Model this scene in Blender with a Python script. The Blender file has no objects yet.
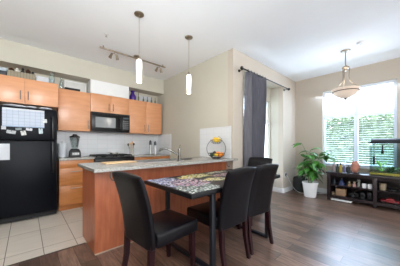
import bpy, bmesh, math, random
from mathutils import Vector, Matrix
PI = math.pi
C = bpy.context.scene.collection
SC = bpy.context.scene

# ------------------------------------------------------------------ camera
HC = 1.18
VP1 = math.atan2(212.0, 192.0)
cam_d = bpy.data.cameras.new('camera')
cam = bpy.data.objects.new('camera', cam_d); C.objects.link(cam)
cam_d.sensor_width = 36.0; cam_d.lens = 36.0*192/400
cam_d.shift_y = 12.0/400
cam_d.clip_start = 0.02
cam.location = (0, 0, HC)
cam.rotation_euler = (PI/2, 0, VP1 - PI/2)      # looks along cos(VP1) X + sin(VP1) Y
SC.camera = cam
# ------------------------------------------------------------------ world, light, exposure
SC.view_settings.view_transform = 'Standard'
SC.view_settings.look = 'None'
SC.view_settings.gamma = 1.0
SC.view_settings.use_curve_mapping = False
SC.view_settings.exposure = 0.12
w = bpy.data.worlds.new('sky'); SC.world = w; w.use_nodes = True
nt = w.node_tree; bg = nt.nodes['Background']
tc = nt.nodes.new('ShaderNodeTexCoord'); sx = nt.nodes.new('ShaderNodeSeparateXYZ')
rp = nt.nodes.new('ShaderNodeValToRGB')
nt.links.new(tc.outputs['Generated'], sx.inputs[0]); nt.links.new(sx.outputs['Z'], rp.inputs['Fac'])
rp.color_ramp.elements[0].position = 0.0; rp.color_ramp.elements[0].color = (0.92, 0.93, 0.95, 1)
rp.color_ramp.elements[1].position = 0.6; rp.color_ramp.elements[1].color = (0.82, 0.90, 1.0, 1)
nt.links.new(rp.outputs['Color'], bg.inputs['Color'])
bg.inputs['Strength'].default_value = 2.9

def area(name, loc, rot, sx_, sy_, power, col):
    l = bpy.data.lights.new(name, 'AREA'); l.shape = 'RECTANGLE'; l.size = sx_; l.size_y = sy_
    l.energy = power; l.color = col
    o = bpy.data.objects.new(name, l); C.objects.link(o); o.location = loc; o.rotation_euler = rot
    return o
# daylight arriving through the two windows, plus two added fills behind the camera
area('window_daylight', (6.0, 0.86, 1.85), (0, PI/2-0.80, 0), 1.9, 1.6, 125, (0.60, 0.76, 1.0))
area('added_back_fill', (1.5, -3.15, 1.5), (PI/2, 0, 0), 5.0, 2.2, 10, (1.0, 0.97, 0.93))  # added fill behind the camera to brighten the room, no window there
area('added_ceiling_fill', (-0.2, -0.3, 2.0), (PI-0.62, 0, 0.15), 1.0, 1.0, 130, (0.90, 0.96, 1.0))  # added unseen lamp aimed upward to brighten the ceiling
area('recess_daylight', (3.95, 2.75, 1.3), (-PI/2, 0, 0), 1.4, 1.8, 30, (0.80, 0.90, 1.0))

sl = bpy.data.lights.new('sun', 'SUN'); sl.energy = 5.0; sl.angle = 0.02; sl.color = (1.0, 0.97, 0.9)
so = bpy.data.objects.new('sun', sl); C.objects.link(so); so.rotation_euler = Vector((-0.6, 0.15, 0.8)).to_track_quat('Z', 'Y').to_euler()

# ------------------------------------------------------------------ materials
def lin(c):
    return tuple(((v/255.0)/12.92 if v/255.0 <= 0.04045 else (((v/255.0)+0.055)/1.055)**2.4) for v in c)
def new_mat(name):
    m = bpy.data.materials.new(name); m.use_nodes = True
    return m, m.node_tree, m.node_tree.nodes['Principled BSDF']
def mat(name, rgb, rough=0.5, metal=0.0, var=0.06, scale=8.0, stretch=(1, 1, 1), bump=0.0, bscale=None, rgb2=None, spec=0.5, coat=0.0, emit=0.0, detail=4.0):
    m, t, p = new_mat(name)
    tcn = t.nodes.new('ShaderNodeTexCoord'); mp = t.nodes.new('ShaderNodeMapping')
    mp.inputs['Scale'].default_value = stretch
    n = t.nodes.new('ShaderNodeTexNoise'); n.inputs['Scale'].default_value = scale; n.inputs['Detail'].default_value = detail
    r = t.nodes.new('ShaderNodeValToRGB')
    c = lin(rgb)
    c1 = tuple(max(0, v*(1-var)) for v in c); c2 = tuple(min(1, v*(1+var)) for v in c) if rgb2 is None else lin(rgb2)
    r.color_ramp.elements[0].position = 0.3; r.color_ramp.elements[0].color = (*c1, 1)
    r.color_ramp.elements[1].position = 0.7; r.color_ramp.elements[1].color = (*c2, 1)
    L = t.links.new
    L(tcn.outputs['Object'], mp.inputs[0]); L(mp.outputs[0], n.inputs['Vector']); L(n.outputs['Fac'], r.inputs['Fac']); L(r.outputs['Color'], p.inputs['Base Color'])
    p.inputs['Roughness'].default_value = rough; p.inputs['Metallic'].default_value = metal
    p.inputs['Specular IOR Level'].default_value = spec
    p.inputs['Coat Weight'].default_value = coat
    if emit > 0:
        p.inputs['Emission Color'].default_value = (*c, 1); p.inputs['Emission Strength'].default_value = emit
    if bump > 0:
        b = t.nodes.new('ShaderNodeBump'); b.inputs['Strength'].default_value = bump; b.inputs['Distance'].default_value = 0.01
        n2 = t.nodes.new('ShaderNodeTexNoise'); n2.inputs['Scale'].default_value = bscale or scale*4
        L(mp.outputs[0], n2.inputs['Vector']); L(n2.outputs['Fac'], b.inputs['Height']); L(b.outputs[0], p.inputs['Normal'])
    return m
def brick_mat(name, c1, c2, mortar, bw, rh, ms, offset=0.0, shift=(0, 0, 0), rot=0.0, plane='XY', rough=0.4, grain=None, bump=0.3, spec=0.5):
    m, t, p = new_mat(name); L = t.links.new
    tcn = t.nodes.new('ShaderNodeTexCoord'); s = t.nodes.new('ShaderNodeSeparateXYZ'); cb = t.nodes.new('ShaderNodeCombineXYZ')
    L(tcn.outputs['Object'], s.inputs[0])
    L(s.outputs[plane[0]], cb.inputs['X']); L(s.outputs[plane[1]], cb.inputs['Y'])
    mp = t.nodes.new('ShaderNodeMapping'); mp.inputs['Location'].default_value = shift
    L(cb.outputs[0], mp.inputs[0])
    b = t.nodes.new('ShaderNodeTexBrick'); b.offset = offset; b.squash = 1.0
    b.inputs['Color1'].default_value = (*lin(c1), 1); b.inputs['Color2'].default_value = (*lin(c2), 1); b.inputs['Mortar'].default_value = (*lin(mortar), 1)
    b.inputs['Scale'].default_value = 1.0; b.inputs['Mortar Size'].default_value = ms; b.inputs['Brick Width'].default_value = bw; b.inputs['Row Height'].default_value = rh
    b.inputs['Mortar Smooth'].default_value = 0.1
    L(mp.outputs[0], b.inputs['Vector'])
    col = b.outputs['Color']
    if grain:
        gs, gstretch, gamt = grain
        mg = t.nodes.new('ShaderNodeMapping'); mg.inputs['Scale'].default_value = gstretch
        L(cb.outputs[0], mg.inputs[0])
        n = t.nodes.new('ShaderNodeTexNoise'); n.inputs['Scale'].default_value = gs; n.inputs['Detail'].default_value = 6; n.inputs['Distortion'].default_value = 0.6
        L(mg.outputs[0], n.inputs['Vector'])
        r = t.nodes.new('ShaderNodeMapRange'); r.inputs['From Min'].default_value = 0.3; r.inputs['From Max'].default_value = 0.7
        r.inputs['To Min'].default_value = 1-gamt; r.inputs['To Max'].default_value = 1+gamt
        L(n.outputs['Fac'], r.inputs['Value'])
        mx = t.nodes.new('ShaderNodeVectorMath'); mx.operation = 'SCALE'
        L(col, mx.inputs[0]); L(r.outputs[0], mx.inputs['Scale']); col = mx.outputs[0]
    L(col, p.inputs['Base Color'])
    bp = t.nodes.new('ShaderNodeBump'); bp.inputs['Strength'].default_value = bump; bp.inputs['Distance'].default_value = 0.002; bp.invert = True
    L(b.outputs['Fac'], bp.inputs['Height']); L(bp.outputs[0], p.inputs['Normal'])
    p.inputs['Roughness'].default_value = rough; p.inputs['Specular IOR Level'].default_value = spec
    return m
def glass_mat(name, tint=(1, 1, 1), refl=0.06, rough=0.02):
    m, t, p = new_mat(name); L = t.links.new
    out = t.nodes['Material Output']; t.nodes.remove(p)
    tr = t.nodes.new('ShaderNodeBsdfTransparent'); tr.inputs[0].default_value = (*tint, 1)
    gl = t.nodes.new('ShaderNodeBsdfGlossy'); gl.inputs['Roughness'].default_value = rough
    lw = t.nodes.new('ShaderNodeLayerWeight'); lw.inputs['Blend'].default_value = 0.15
    mr = t.nodes.new('ShaderNodeMapRange'); mr.inputs['To Min'].default_value = refl; mr.inputs['To Max'].default_value = 0.6
    mx = t.nodes.new('ShaderNodeMixShader')
    L(lw.outputs['Facing'], mr.inputs['Value']); L(mr.outputs[0], mx.inputs[0]); L(tr.outputs[0], mx.inputs[1]); L(gl.outputs[0], mx.inputs[2]); L(mx.outputs[0], out.inputs['Surface'])
    return m

M = {}
M['wall'] = mat('wall_paint', (198, 193, 179), 0.85, var=0.015, scale=3)
M['wall_warm'] = mat('warm_wall_paint', (194, 183, 169), 0.85, var=0.015, scale=3)
M['ceiling'] = mat('ceiling_paint', (243, 246, 250), 0.9, var=0.01, scale=3)
M['white'] = mat('white_trim', (232, 232, 232), 0.5, var=0.02)
M['white_gloss'] = mat('white_gloss', (235, 235, 235), 0.25, var=0.02)
M['maple'] = mat('upper_wood', (214, 150, 106), 0.30, var=0.05, scale=3.0, stretch=(1, 1, 6), bump=0.0, rgb2=(222, 160, 118))
M['cherry'] = mat('island_wood', (166, 88, 56), 0.33, var=0.10, scale=4.0, stretch=(6, 6, 0.8), rgb2=(184, 108, 72))
M['basewood'] = mat('base_wood', (184, 112, 56), 0.35, var=0.10, scale=4.0, stretch=(0.8, 1, 6), rgb2=(200, 130, 72))
M['dark_toe'] = mat('toe_kick_wood', (120, 70, 40), 0.5)
M['granite'] = mat('granite', (150, 146, 138), 0.22, var=0.22, scale=70, rgb2=(184, 180, 172), detail=8)
M['tile_wall'] = brick_mat('subway_tile', (212, 214, 216), (218, 219, 221), (198, 199, 200), 0.2, 0.1, 0.003, 0.0, plane='XZ', rough=0.2)
M['tile_side'] = brick_mat('subway_tile_side', (226, 228, 230), (232, 233, 235), (214, 214, 214), 0.2, 0.1, 0.002, 0.0, plane='YZ', rough=0.2)
M['floor_tile'] = brick_mat('floor_tile', (204, 194, 182), (214, 204, 192), (112, 96, 82), 0.31, 0.62, 0.004, 0.0, shift=(-0.145+0.31*5, 0.25, 0), plane='XY', rough=0.35, grain=(3.0, (1, 4, 1), 0.06))
M['floor_wood'] = brick_mat('floor_planks', (80, 61, 52), (128, 101, 86), (36, 27, 24), 1.25, 0.15, 0.003, 0.37, shift=(0.3, 0.05, 0), plane='YX', rough=0.32, grain=(7.0, (0.8, 6.0, 1), 0.45), bump=0.15, spec=0.85)
M['leather'] = mat('dark_leather', (13, 12, 17), 0.35, spec=0.26, var=0.15, scale=6, bump=0.12, bscale=120)
M['mahogany'] = mat('mahogany_leg', (38, 12, 18), 0.38, spec=0.3, var=0.15, scale=8, stretch=(3, 3, 1))
M['leg_black'] = mat('black_leg', (26, 22, 24), 0.35, var=0.1)
M['black_metal'] = mat('black_metal', (30, 33, 40), 0.45, metal=0.2, var=0.05)
M['table_black'] = mat('table_edge', (16, 16, 20), 0.4, spec=0.3, var=0.08)
M['fridge'] = mat('fridge_black', (8, 11, 18), 0.30, spec=0.14, var=0.1, scale=20, bump=0.25, bscale=140)
M['black'] = mat('black_plastic', (12, 12, 14), 0.3, spec=0.35, var=0.1)
M['black_matte'] = mat('black_matte', (24, 24, 26), 0.7, var=0.1)
M['oven_glass'] = mat('grey_reflection_glass', (120, 124, 124), 0.15, var=0.05)  # microwave pane: its grey reflection is put into the base colour
M['steel'] = mat('brushed_steel', (190, 190, 188), 0.28, metal=1.0, var=0.05)
M['nickel'] = mat('brushed_nickel', (158, 146, 130), 0.4, metal=1.0, var=0.05)
M['chrome'] = mat('dark_chrome', (120, 118, 114), 0.22, metal=1.0, var=0.03)
M['bronze'] = mat('warm_bronze', (112, 90, 72), 0.5, metal=0.4, var=0.03)
M['glass'] = glass_mat('window_glass', (0.97, 0.99, 1.0), 0.03)
M['clear'] = glass_mat('clear_glass', (0.90, 0.94, 0.94), 0.10)
M['tank_glass'] = glass_mat('tank_glass', (0.95, 0.985, 0.98), 0.02)
M['water'] = glass_mat('water', (0.90, 0.975, 0.97), 0.01)
M['shade_glass'] = mat('frosted_shade', (255, 250, 240), 0.4, var=0.0, emit=1.8)
M['bowl_glass'] = mat('alabaster_bowl', (236, 216, 198), 0.5, var=0.04, emit=0.15)
M['lens'] = mat('spot_lens', (230, 225, 215), 0.3, var=0.02, emit=0.5)
M['paper'] = mat('paper', (204, 207, 212), 0.7, var=0.04, scale=30)
M['curtain'] = mat('curtain_cloth', (96, 95, 104), 0.7, var=0.08, scale=4, stretch=(30, 30, 1), rgb2=(112, 111, 120))
M['blind'] = mat('blind_slat', (236, 240, 246), 0.5, var=0.02)
M['vinyl'] = mat('window_vinyl', (232, 238, 248), 0.4, var=0.01)
M['soil'] = mat('soil', (60, 44, 34), 0.95, var=0.3, scale=60)
M['leaf'] = mat('leaf_green', (30, 88, 26), 0.35, var=0.3, scale=5, rgb2=(82, 148, 52))
M['stem'] = mat('stem', (86, 98, 52), 0.6, var=0.1)
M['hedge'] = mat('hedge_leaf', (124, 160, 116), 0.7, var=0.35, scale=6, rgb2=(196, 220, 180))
M['lawn'] = mat('lawn', (120, 150, 96), 0.9, var=0.2, scale=20)
M['console'] = mat('espresso_wood', (42, 33, 36), 0.28, var=0.15, scale=5, stretch=(2, 0.5, 6))
M['salt'] = mat('salt_lamp_rock', (178, 118, 100), 0.6, var=0.15, scale=14, bump=0.6, bscale=18)
M['gravel'] = mat('gravel', (178, 156, 70), 0.9, var=0.35, scale=90, bump=0.8, bscale=90)
M['crate'] = mat('grey_crate_wood', (150, 142, 122), 0.8, var=0.15, scale=10, stretch=(1, 1, 8))
M['orange'] = mat('orange_peel', (240, 140, 24), 0.45, var=0.08, bump=0.2, bscale=90)
M['lemon'] = mat('lemon_peel', (244, 200, 40), 0.45, var=0.06)
M['banana'] = mat('banana_skin', (240, 196, 36), 0.5, var=0.1)
M['avocado'] = mat('avocado_skin', (40, 66, 26), 0.5, var=0.2)
M['board'] = mat('board_wood', (214, 180, 136), 0.5, var=0.08, scale=6, stretch=(1, 8, 1))

def col(name, rgb, rough=0.5, **k):
    if name not in M: M[name] = mat(name, rgb, rough, **k)
    return M[name]

def puzzle_mat():
    m, t, p = new_mat('printed_table_cover'); L = t.links.new
    tcn = t.nodes.new('ShaderNodeTexCoord')
    v = t.nodes.new('ShaderNodeTexVoronoi'); v.inputs['Scale'].default_value = 55
    L(tcn.outputs['Object'], v.inputs['Vector'])
    bw = t.nodes.new('ShaderNodeSeparateColor'); L(v.outputs['Color'], bw.inputs[0])
    nz = t.nodes.new('ShaderNodeTexNoise'); nz.inputs['Scale'].default_value = 9; nz.inputs['Detail'].default_value = 3
    L(tcn.outputs['Object'], nz.inputs['Vector'])
    cur = t.nodes.new('ShaderNodeRGB'); cur.outputs[0].default_value = (*lin((20, 20, 26)), 1); cur = cur.outputs[0]
    # (x, y, rx, ry, colourA, colourB) in table coordinates
    blobs = BLOBS
    for (x, y, rx, ry, ca, cb_) in blobs:
        mp = t.nodes.new('ShaderNodeMapping'); mp.vector_type = 'POINT'
        mp.inputs['Location'].default_value = (-x/rx, -y/ry, 0); mp.inputs['Scale'].default_value = (1/rx, 1/ry, 0)
        L(tcn.outputs['Object'], mp.inputs[0])
        ln = t.nodes.new('ShaderNodeVectorMath'); ln.operation = 'LENGTH'; L(mp.outputs[0], ln.inputs[0])
        ad = t.nodes.new('ShaderNodeMath'); ad.operation = 'MULTIPLY_ADD'; ad.inputs[1].default_value = 1.6
        L(nz.outputs['Fac'], ad.inputs[0]); L(ln.outputs['Value'], ad.inputs[2])
        mr = t.nodes.new('ShaderNodeMapRange'); mr.inputs['From Min'].default_value = 1.75; mr.inputs['From Max'].default_value = 1.85
        mr.inputs['To Min'].default_value = 1; mr.inputs['To Max'].default_value = 0
        L(ad.outputs[0], mr.inputs['Value'])
        rr = t.nodes.new('ShaderNodeValToRGB'); rr.color_ramp.interpolation = 'CONSTANT'
        e = rr.color_ramp.elements
        e[0].position = 0; e[0].color = (*lin((22, 22, 28)), 1); e[1].position = 0.42; e[1].color = (*lin(ca), 1)
        e2 = e.new(0.68); e2.color = (*lin(cb_), 1); e3 = e.new(0.88); e3.color = (*lin((224, 220, 214)), 1)
        L(bw.outputs[0], rr.inputs['Fac'])
        mx = t.nodes.new('ShaderNodeMix'); mx.data_type = 'RGBA'
        L(mr.outputs[0], mx.inputs['Factor']); L(cur, mx.inputs[6]); L(rr.outputs['Color'], mx.inputs[7])
        cur = mx.outputs[2]
    L(cur, p.inputs['Base Color']); p.inputs['Roughness'].default_value = 0.4; p.inputs['Specular IOR Level'].default_value = 0.25
    return m

# ------------------------------------------------------------------ mesh helpers
def box(bm, x0, x1, y0, y1, z0, z1, bev=0.0, seg=2):
    r = bmesh.ops.create_cube(bm, size=1.0)
    vs = r['verts']
    for v in vs:
        v.co = Vector(((x0+x1)/2 + v.co.x*(x1-x0), (y0+y1)/2 + v.co.y*(y1-y0), (z0+z1)/2 + v.co.z*(z1-z0)))
    if bev > 0:
        es = list({e for v in vs for e in v.link_edges})
        bmesh.ops.bevel(bm, geom=es, offset=bev, segments=seg, affect='EDGES', profile=0.5)
def frame_z(d):
    d = Vector(d).normalized()
    return d.to_track_quat('Z', 'Y').to_matrix().to_4x4()
def cyl(bm, p0, p1, r0, r1=None, seg=16, caps=True):
    p0 = Vector(p0); p1 = Vector(p1); r1 = r0 if r1 is None else r1
    mt = Matrix.Translation((p0+p1)/2) @ frame_z(p1-p0)
    bmesh.ops.create_cone(bm, cap_ends=caps, segments=seg, radius1=r0, radius2=r1, depth=(p1-p0).length, matrix=mt)
def ball(bm, c, r, sc=(1, 1, 1), seg=12, rot=None):
    mt = Matrix.Translation(c) @ (rot or Matrix.Identity(4)) @ Matrix.Diagonal((r*sc[0], r*sc[1], r*sc[2], 1))
    bmesh.ops.create_uvsphere(bm, u_segments=seg, v_segments=max(6, seg//2+2), radius=1.0, matrix=mt)
def lathe(bm, prof, c=(0, 0, 0), seg=24):
    rings = []
    for (r, z) in prof:
        if r < 1e-5: rings.append([bm.verts.new((c[0], c[1], c[2]+z))])
        else: rings.append([bm.verts.new((c[0]+r*math.cos(2*PI*k/seg), c[1]+r*math.sin(2*PI*k/seg), c[2]+z)) for k in range(seg)])
    for a, b in zip(rings, rings[1:]):
        for k in range(seg):
            k2 = (k+1) % seg
            if len(a) == 1 and len(b) == 1: continue
            if len(a) == 1: bm.faces.new((a[0], b[k], b[k2]))
            elif len(b) == 1: bm.faces.new((a[k], a[k2], b[0]))
            else: bm.faces.new((a[k], a[k2], b[k2], b[k]))
def tube(bm, pts, r, seg=8, closed=False, taper=None):
    pts = [Vector(p) for p in pts]; n = len(pts); rings = []
    up = Vector((0, 0, 1))
    prev = None
    for i, p in enumerate(pts):
        if closed: d = pts[(i+1) % n]-pts[i-1]
        else: d = pts[min(i+1, n-1)]-pts[max(i-1, 0)]
        d.normalize()
        if prev is None:
            a = d.orthogonal().normalized()
        else:
            a = prev - d*prev.dot(d)
            a = a.normalized() if a.length > 1e-6 else d.orthogonal().normalized()
        prev = a; b = d.cross(a)
        rr = r if taper is None else r*(1+(taper-1)*i/(n-1))
        rings.append([bm.verts.new(p + a*rr*math.cos(2*PI*k/seg) + b*rr*math.sin(2*PI*k/seg)) for k in range(seg)])
    rng = range(n) if closed else range(n-1)
    for i in rng:
        a, b = rings[i], rings[(i+1) % n]
        for k in range(seg):
            k2 = (k+1) % seg
            bm.faces.new((a[k], a[k2], b[k2], b[k]))
    if not closed:
        bm.faces.new(rings[0][::-1]); bm.faces.new(rings[-1])
def prism(bm, poly, z0, z1):
    a = [bm.verts.new((x, y, z0)) for x, y in poly]; b = [bm.verts.new((x, y, z1)) for x, y in poly]
    n = len(poly)
    bm.faces.new(a[::-1]); bm.faces.new(b)
    for i in range(n): bm.faces.new((a[i], a[(i+1) % n], b[(i+1) % n], b[i]))
def obj(name, bm, m, parent=None, smooth=True, loc=None):
    bmesh.ops.recalc_face_normals(bm, faces=bm.faces)
    me = bpy.data.meshes.new(name); bm.to_mesh(me); bm.free()
    if smooth:
        for p in me.polygons: p.use_smooth = True
        try: me.set_sharp_from_angle(angle=math.radians(38))
        except Exception: pass
    me.materials.append(m)
    o = bpy.data.objects.new(name, me); C.objects.link(o)
    if parent is not None: o.parent = parent
    if loc is not None: o.location = loc
    return o
def B(): return bmesh.new()
def struct(name, bm, m, parent=None, smooth=False):
    o = obj(name, bm, m, parent, smooth)
    if parent is None: o['kind'] = 'structure'
    return o
def thing(name, label, cat, loc=(0, 0, 0), rz=0.0, group=None):
    o = bpy.data.objects.new(name, None); C.objects.link(o)
    o.empty_display_size = 0.1
    o.location = loc; o.rotation_euler = (0, 0, rz); o['label'] = label; o['category'] = cat
    if group: o['group'] = group
    return o
def tag(o, label, cat, group=None):
    o['label'] = label; o['category'] = cat
    if group: o['group'] = group
    return o
def copy_tree(o, parent=None):
    c = o.copy(); C.objects.link(c)
    if parent is not None: c.parent = parent
    for ch in [x for x in C.objects if x.parent == o]: copy_tree(ch, c)
    return c
def bxo(name, dims, m, parent=None, bev=0.0, smooth=False, seg=2):
    bm = B(); box(bm, *dims, bev=bev, seg=seg); return obj(name, bm, m, parent, smooth or bev > 0)
def sbox(name, dims, m): 
    bm = B(); box(bm, *dims); return struct(name, bm, m)

# ------------------------------------------------------------------ the room
H = 2.90
XW, YW, XS, YC = 5.44, 2.13, 2.72, 4.78       # window wall, curtain wall, side wall, kitchen back wall
bm = B(); prism(bm, [(-1.6, -3.2), (XW, -3.2), (XW, YW), (XS, YW), (XS, 2.64), (-1.6, 2.64)], -0.05, 0.0)
struct('floor', bm, M['floor_wood'])
bm = B(); box(bm, -1.6, XS, 2.64, YC, -0.05, 0.0); struct('floor_kitchen', bm, M['floor_tile'])
bm = B(); prism(bm, [(-1.6, -3.2), (XW, -3.2), (XW, YW), (XS, YW), (XS, YC), (-1.6, YC)], H, H+0.1)
struct('ceiling', bm, M['ceiling'])
sbox('wall_back', (-1.6, XS+0.12, YC, YC+0.12, 0, H), M['wall'])
sbox('wall_left', (-1.72, -1.6, -3.2, YC+0.12, 0, H), M['wall'])  # unseen wall, lengthened past the kitchen to dim the window wall
sbox('wall_side', (XS, XS+0.12, YW+0.12, YC, 0, H), M['wall'])
# curtain wall with its recess
OX0, OX1, OZ = 3.04, 4.69, 2.62
bm = B()
box(bm, XS, OX0, YW, YW+0.12, 0, H)
box(bm, OX1, XW, YW, YW+0.12, 0, H)
box(bm, OX0, OX1, YW, YW+0.12, OZ, H)
struct('wall_dining', bm, M['wall_warm'])
RY = 2.46
WX0, WX1, WZ0, WZ1 = 3.12, 4.66, 0.30, 2.29
bm = B()
box(bm, OX0-0.1, OX0, YW+0.12, RY+0.12, 0, OZ+0.1)
box(bm, OX1, OX1+0.1, YW+0.12, RY+0.12, 0, OZ+0.1)
box(bm, OX0, OX1, YW+0.12, RY+0.12, OZ, OZ+0.1)
box(bm, OX0, OX1, RY, RY+0.12, WZ1, OZ)
box(bm, OX0, OX1, RY, RY+0.12, 0, WZ0)
box(bm, OX0, WX0, RY, RY+0.12, WZ0, WZ1)
box(bm, WX1, OX1, RY, RY+0.12, WZ0, WZ1)
struct('wall_recess', bm, M['wall'])
sbox('floor_recess', (OX0, OX1, YW, RY, -0.05, 0.0), M['floor_wood'])
# window wall
VY0, VY1, VZ0, VZ1 = 0.20, 1.49, 0.70, 2.50
bm = B()
box(bm, XW, XW+0.16, -3.2, VY0, 0, H)
box(bm, XW, XW+0.16, VY1, YW+0.12, 0, H)
box(bm, XW, XW+0.16, VY0, VY1, 0, VZ0)
box(bm, XW, XW+0.16, VY0, VY1, VZ1, H)
struct('wall_window', bm, M['wall_warm'])
# soffit and duct chase over the cabinets
sbox('wall_soffit', (-1.6, XS, 4.45, YC, 2.54, H), M['wall'])
sbox('wall_chase', (0.985, 1.784, 4.45, YC, 2.262, 2.54), M['white'])
# baseboards
sbox('baseboard_window', (XW-0.015, XW, -3.2, YW, 0, 0.11), M['white'])
bm = B(); box(bm, XS, OX0, YW-0.015, YW, 0, 0.11); box(bm, OX1, XW-0.015, YW-0.015, YW, 0, 0.11); box(bm, OX1-0.015, OX1, YW, RY, 0, 0.11); box(bm, OX0, OX1, RY-0.015, RY, 0, 0.11)
struct('baseboard_dining', bm, M['white'])
sbox('trim_1', (-1.6, 0.53, 2.63, 2.65, 0.0, 0.004), col('threshold_grey', (84, 74, 66), 0.5))
# backsplash tile
sbox('trim_2', (0.43, XS-0.008, YC-0.008, YC, 0.94, 1.46), M['tile_wall'])
sbox('trim_3', (XS-0.008, XS, 4.09, YC, 0.94, 1.46), M['tile_side'])
sbox('trim_4', (XS-0.008, XS, 2.17, 3.0, 0.942, 1.52), M['tile_side'])

def window(name, ax, a0, a1, z0, z1, pos, mid=True, vert=True, rail=None):
    """ax 'Y': opening in a wall of constant X=pos spanning Y a0..a1 ; ax 'X': the other way."""
    def bb(bm, u0, u1, d0, d1, w0, w1):
        if ax == 'Y': box(bm, pos+d0, pos+d1, u0, u1, w0, w1)
        else: box(bm, u0, u1, pos+d0, pos+d1, w0, w1)
    t = 0.045
    bm = B()
    bb(bm, a0, a0+t, 0.05, 0.11, z0, z1); bb(bm, a1-t, a1, 0.05, 0.11, z0, z1)
    bb(bm, a0+t, a1-t, 0.05, 0.11, z0, z0+t); bb(bm, a0+t, a1-t, 0.05, 0.11, z1-t, z1)
    c = (a0+a1)/2; rail = rail or (z0+z1)/2
    if vert: bb(bm, c-0.035, c+0.035, 0.045, 0.11, z0+t, z1-t)
    if mid: 
        bb(bm, a0+t, c-0.035, 0.045, 0.11, rail-0.03, rail+0.03); bb(bm, c+0.035, a1-t, 0.045, 0.11, rail-0.03, rail+0.03)
    w_ = struct(name, bm, M['vinyl'])
    bm = B(); bb(bm, a0+t, a1-t, 0.085, 0.09, z0+t, z1-t)
    obj('pane', bm, M['glass'], w_, smooth=False)
    bm = B(); bb(bm, a0-0.03, a1+0.03, -0.05, 0.05, z0-0.03, z0)
    obj('sill', bm, M['white'], w_, smooth=False)
    return w_
window('window_1', 'Y', VY0, VY1, VZ0, VZ1, XW, rail=1.89)
window('window_2', 'X', WX0, WX1, WZ0, WZ1, RY, rail=1.80)

def blind(label, ax, a0, a1, z0, z1, pos, pitch=0.05):
    c = (a0+a1)/2
    base = (pos, c, z0) if ax == 'Y' else (c, pos, z0)
    r = thing('window_blind', label, 'blind', base, 0, None)
    h = (a1-a0)/2; zh = z1-z0
    def bb(bm, u0, u1, d0, d1, w0, w1, tilt=0.0):
        if ax == 'Y':
            vs = [(d0, u0, w0+tilt), (d1, u0, w0-tilt), (d1, u1, w0-tilt), (d0, u1, w0+tilt)]
        else:
            vs = [(u0, d0, w0+tilt), (u1, d0, w0+tilt), (u1, d1, w0-tilt), (u0, d1, w0-tilt)]
        lo = [bm.verts.new(v) for v in vs]; hi = [bm.verts.new((v[0], v[1], v[2]+(w1-w0))) for v in vs]
        bm.faces.new(lo[::-1]); bm.faces.new(hi)
        for i in range(4): bm.faces.new((lo[i], lo[(i+1) % 4], hi[(i+1) % 4], hi[i]))
    bm = B(); z = 0.04
    while z < zh-0.05:
        bb(bm, -h, h, -0.022, 0.022, z, z+0.003, tilt=-0.003); z += pitch
    obj('slats', bm, M['blind'], r, smooth=False)
    bm = B(); bb(bm, -h, h, -0.025, 0.025, zh-0.04, zh); obj('head_rail', bm, M['blind'], r, smooth=False)
    bm = B(); bb(bm, -h, h, -0.025, 0.025, 0.0, 0.02); obj('bottom_rail', bm, M['blind'], r, smooth=False)
    for s in (-0.7, 0.7):
        bm = B()
        p = (0, s*h, 0) if ax == 'Y' else (s*h, 0, 0)
        cyl(bm, (p[0], p[1], 0.02), (p[0], p[1], zh-0.04), 0.0015, seg=6)
        obj('cord', bm, M['white'], r)
    return r
blind('white slatted blind lowered over left half of dining window, behind the plant', 'Y', 0.885, 1.44, 0.72, 1.86, XW+0.015)
blind('white slatted blind lowered over right half of dining window, behind the fish tank', 'Y', 0.25, 0.805, 0.72, 1.86, XW+0.015)
blind('white slatted blind in the window behind the dark curtain', 'X', WX0+0.05, WX1-0.05, 0.32, 1.75, RY+0.015)

# outside: lawn and hedge
sbox('ground', (5.7, 14, -8, 12, -0.3, -0.15), M['lawn'])
sbox('ground_side', (-1.6, 5.7, 5.2, 12, -0.3, -0.15), M['lawn'])
random.seed(4)
def hedge(label, x0, x1, y0, y1, z1, n):
    bm = B(); box(bm, x0+0.15, x1-0.15, y0+0.1, y1-0.1, -0.15, z1-0.15, bev=0.1)
    r = thing('hedge', label, 'hedge', (0, 0, 0))
    obj('bush_core', bm, M['hedge'], r)
    bm = B()
    for _ in range(n):
        f = random.random()
        p = Vector((random.uniform(x0, x1), random.uniform(y0, y1), random.uniform(0, z1+0.12*random.random()**3)))
        if f < 0.8:
            if x1-x0 < y1-y0: p.x = x0+random.random()*0.18
            else: p.y = y0+random.random()*0.18
        else: p.z = z1-0.15+random.random()*0.3
        s = random.uniform(0.04, 0.08)
        q = Matrix.Rotation(random.uniform(0, 2*PI), 3, 'Z') @ Matrix.Rotation(random.uniform(-1.2, 1.2), 3, 'X')
        vs = [bm.verts.new(p + q @ Vector(v)*s) for v in ((-1, 0, 0), (0, -.45, .1), (1, 0, 0), (0, .45, .1))]
        bm.faces.new(vs)
    obj('foliage', bm, M['hedge'], r, smooth=False)
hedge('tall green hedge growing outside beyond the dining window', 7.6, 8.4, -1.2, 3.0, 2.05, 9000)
hedge('green hedge outside the window behind the dark curtain', 3.6, 8.0, 5.4, 6.0, 1.9, 5000)

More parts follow.
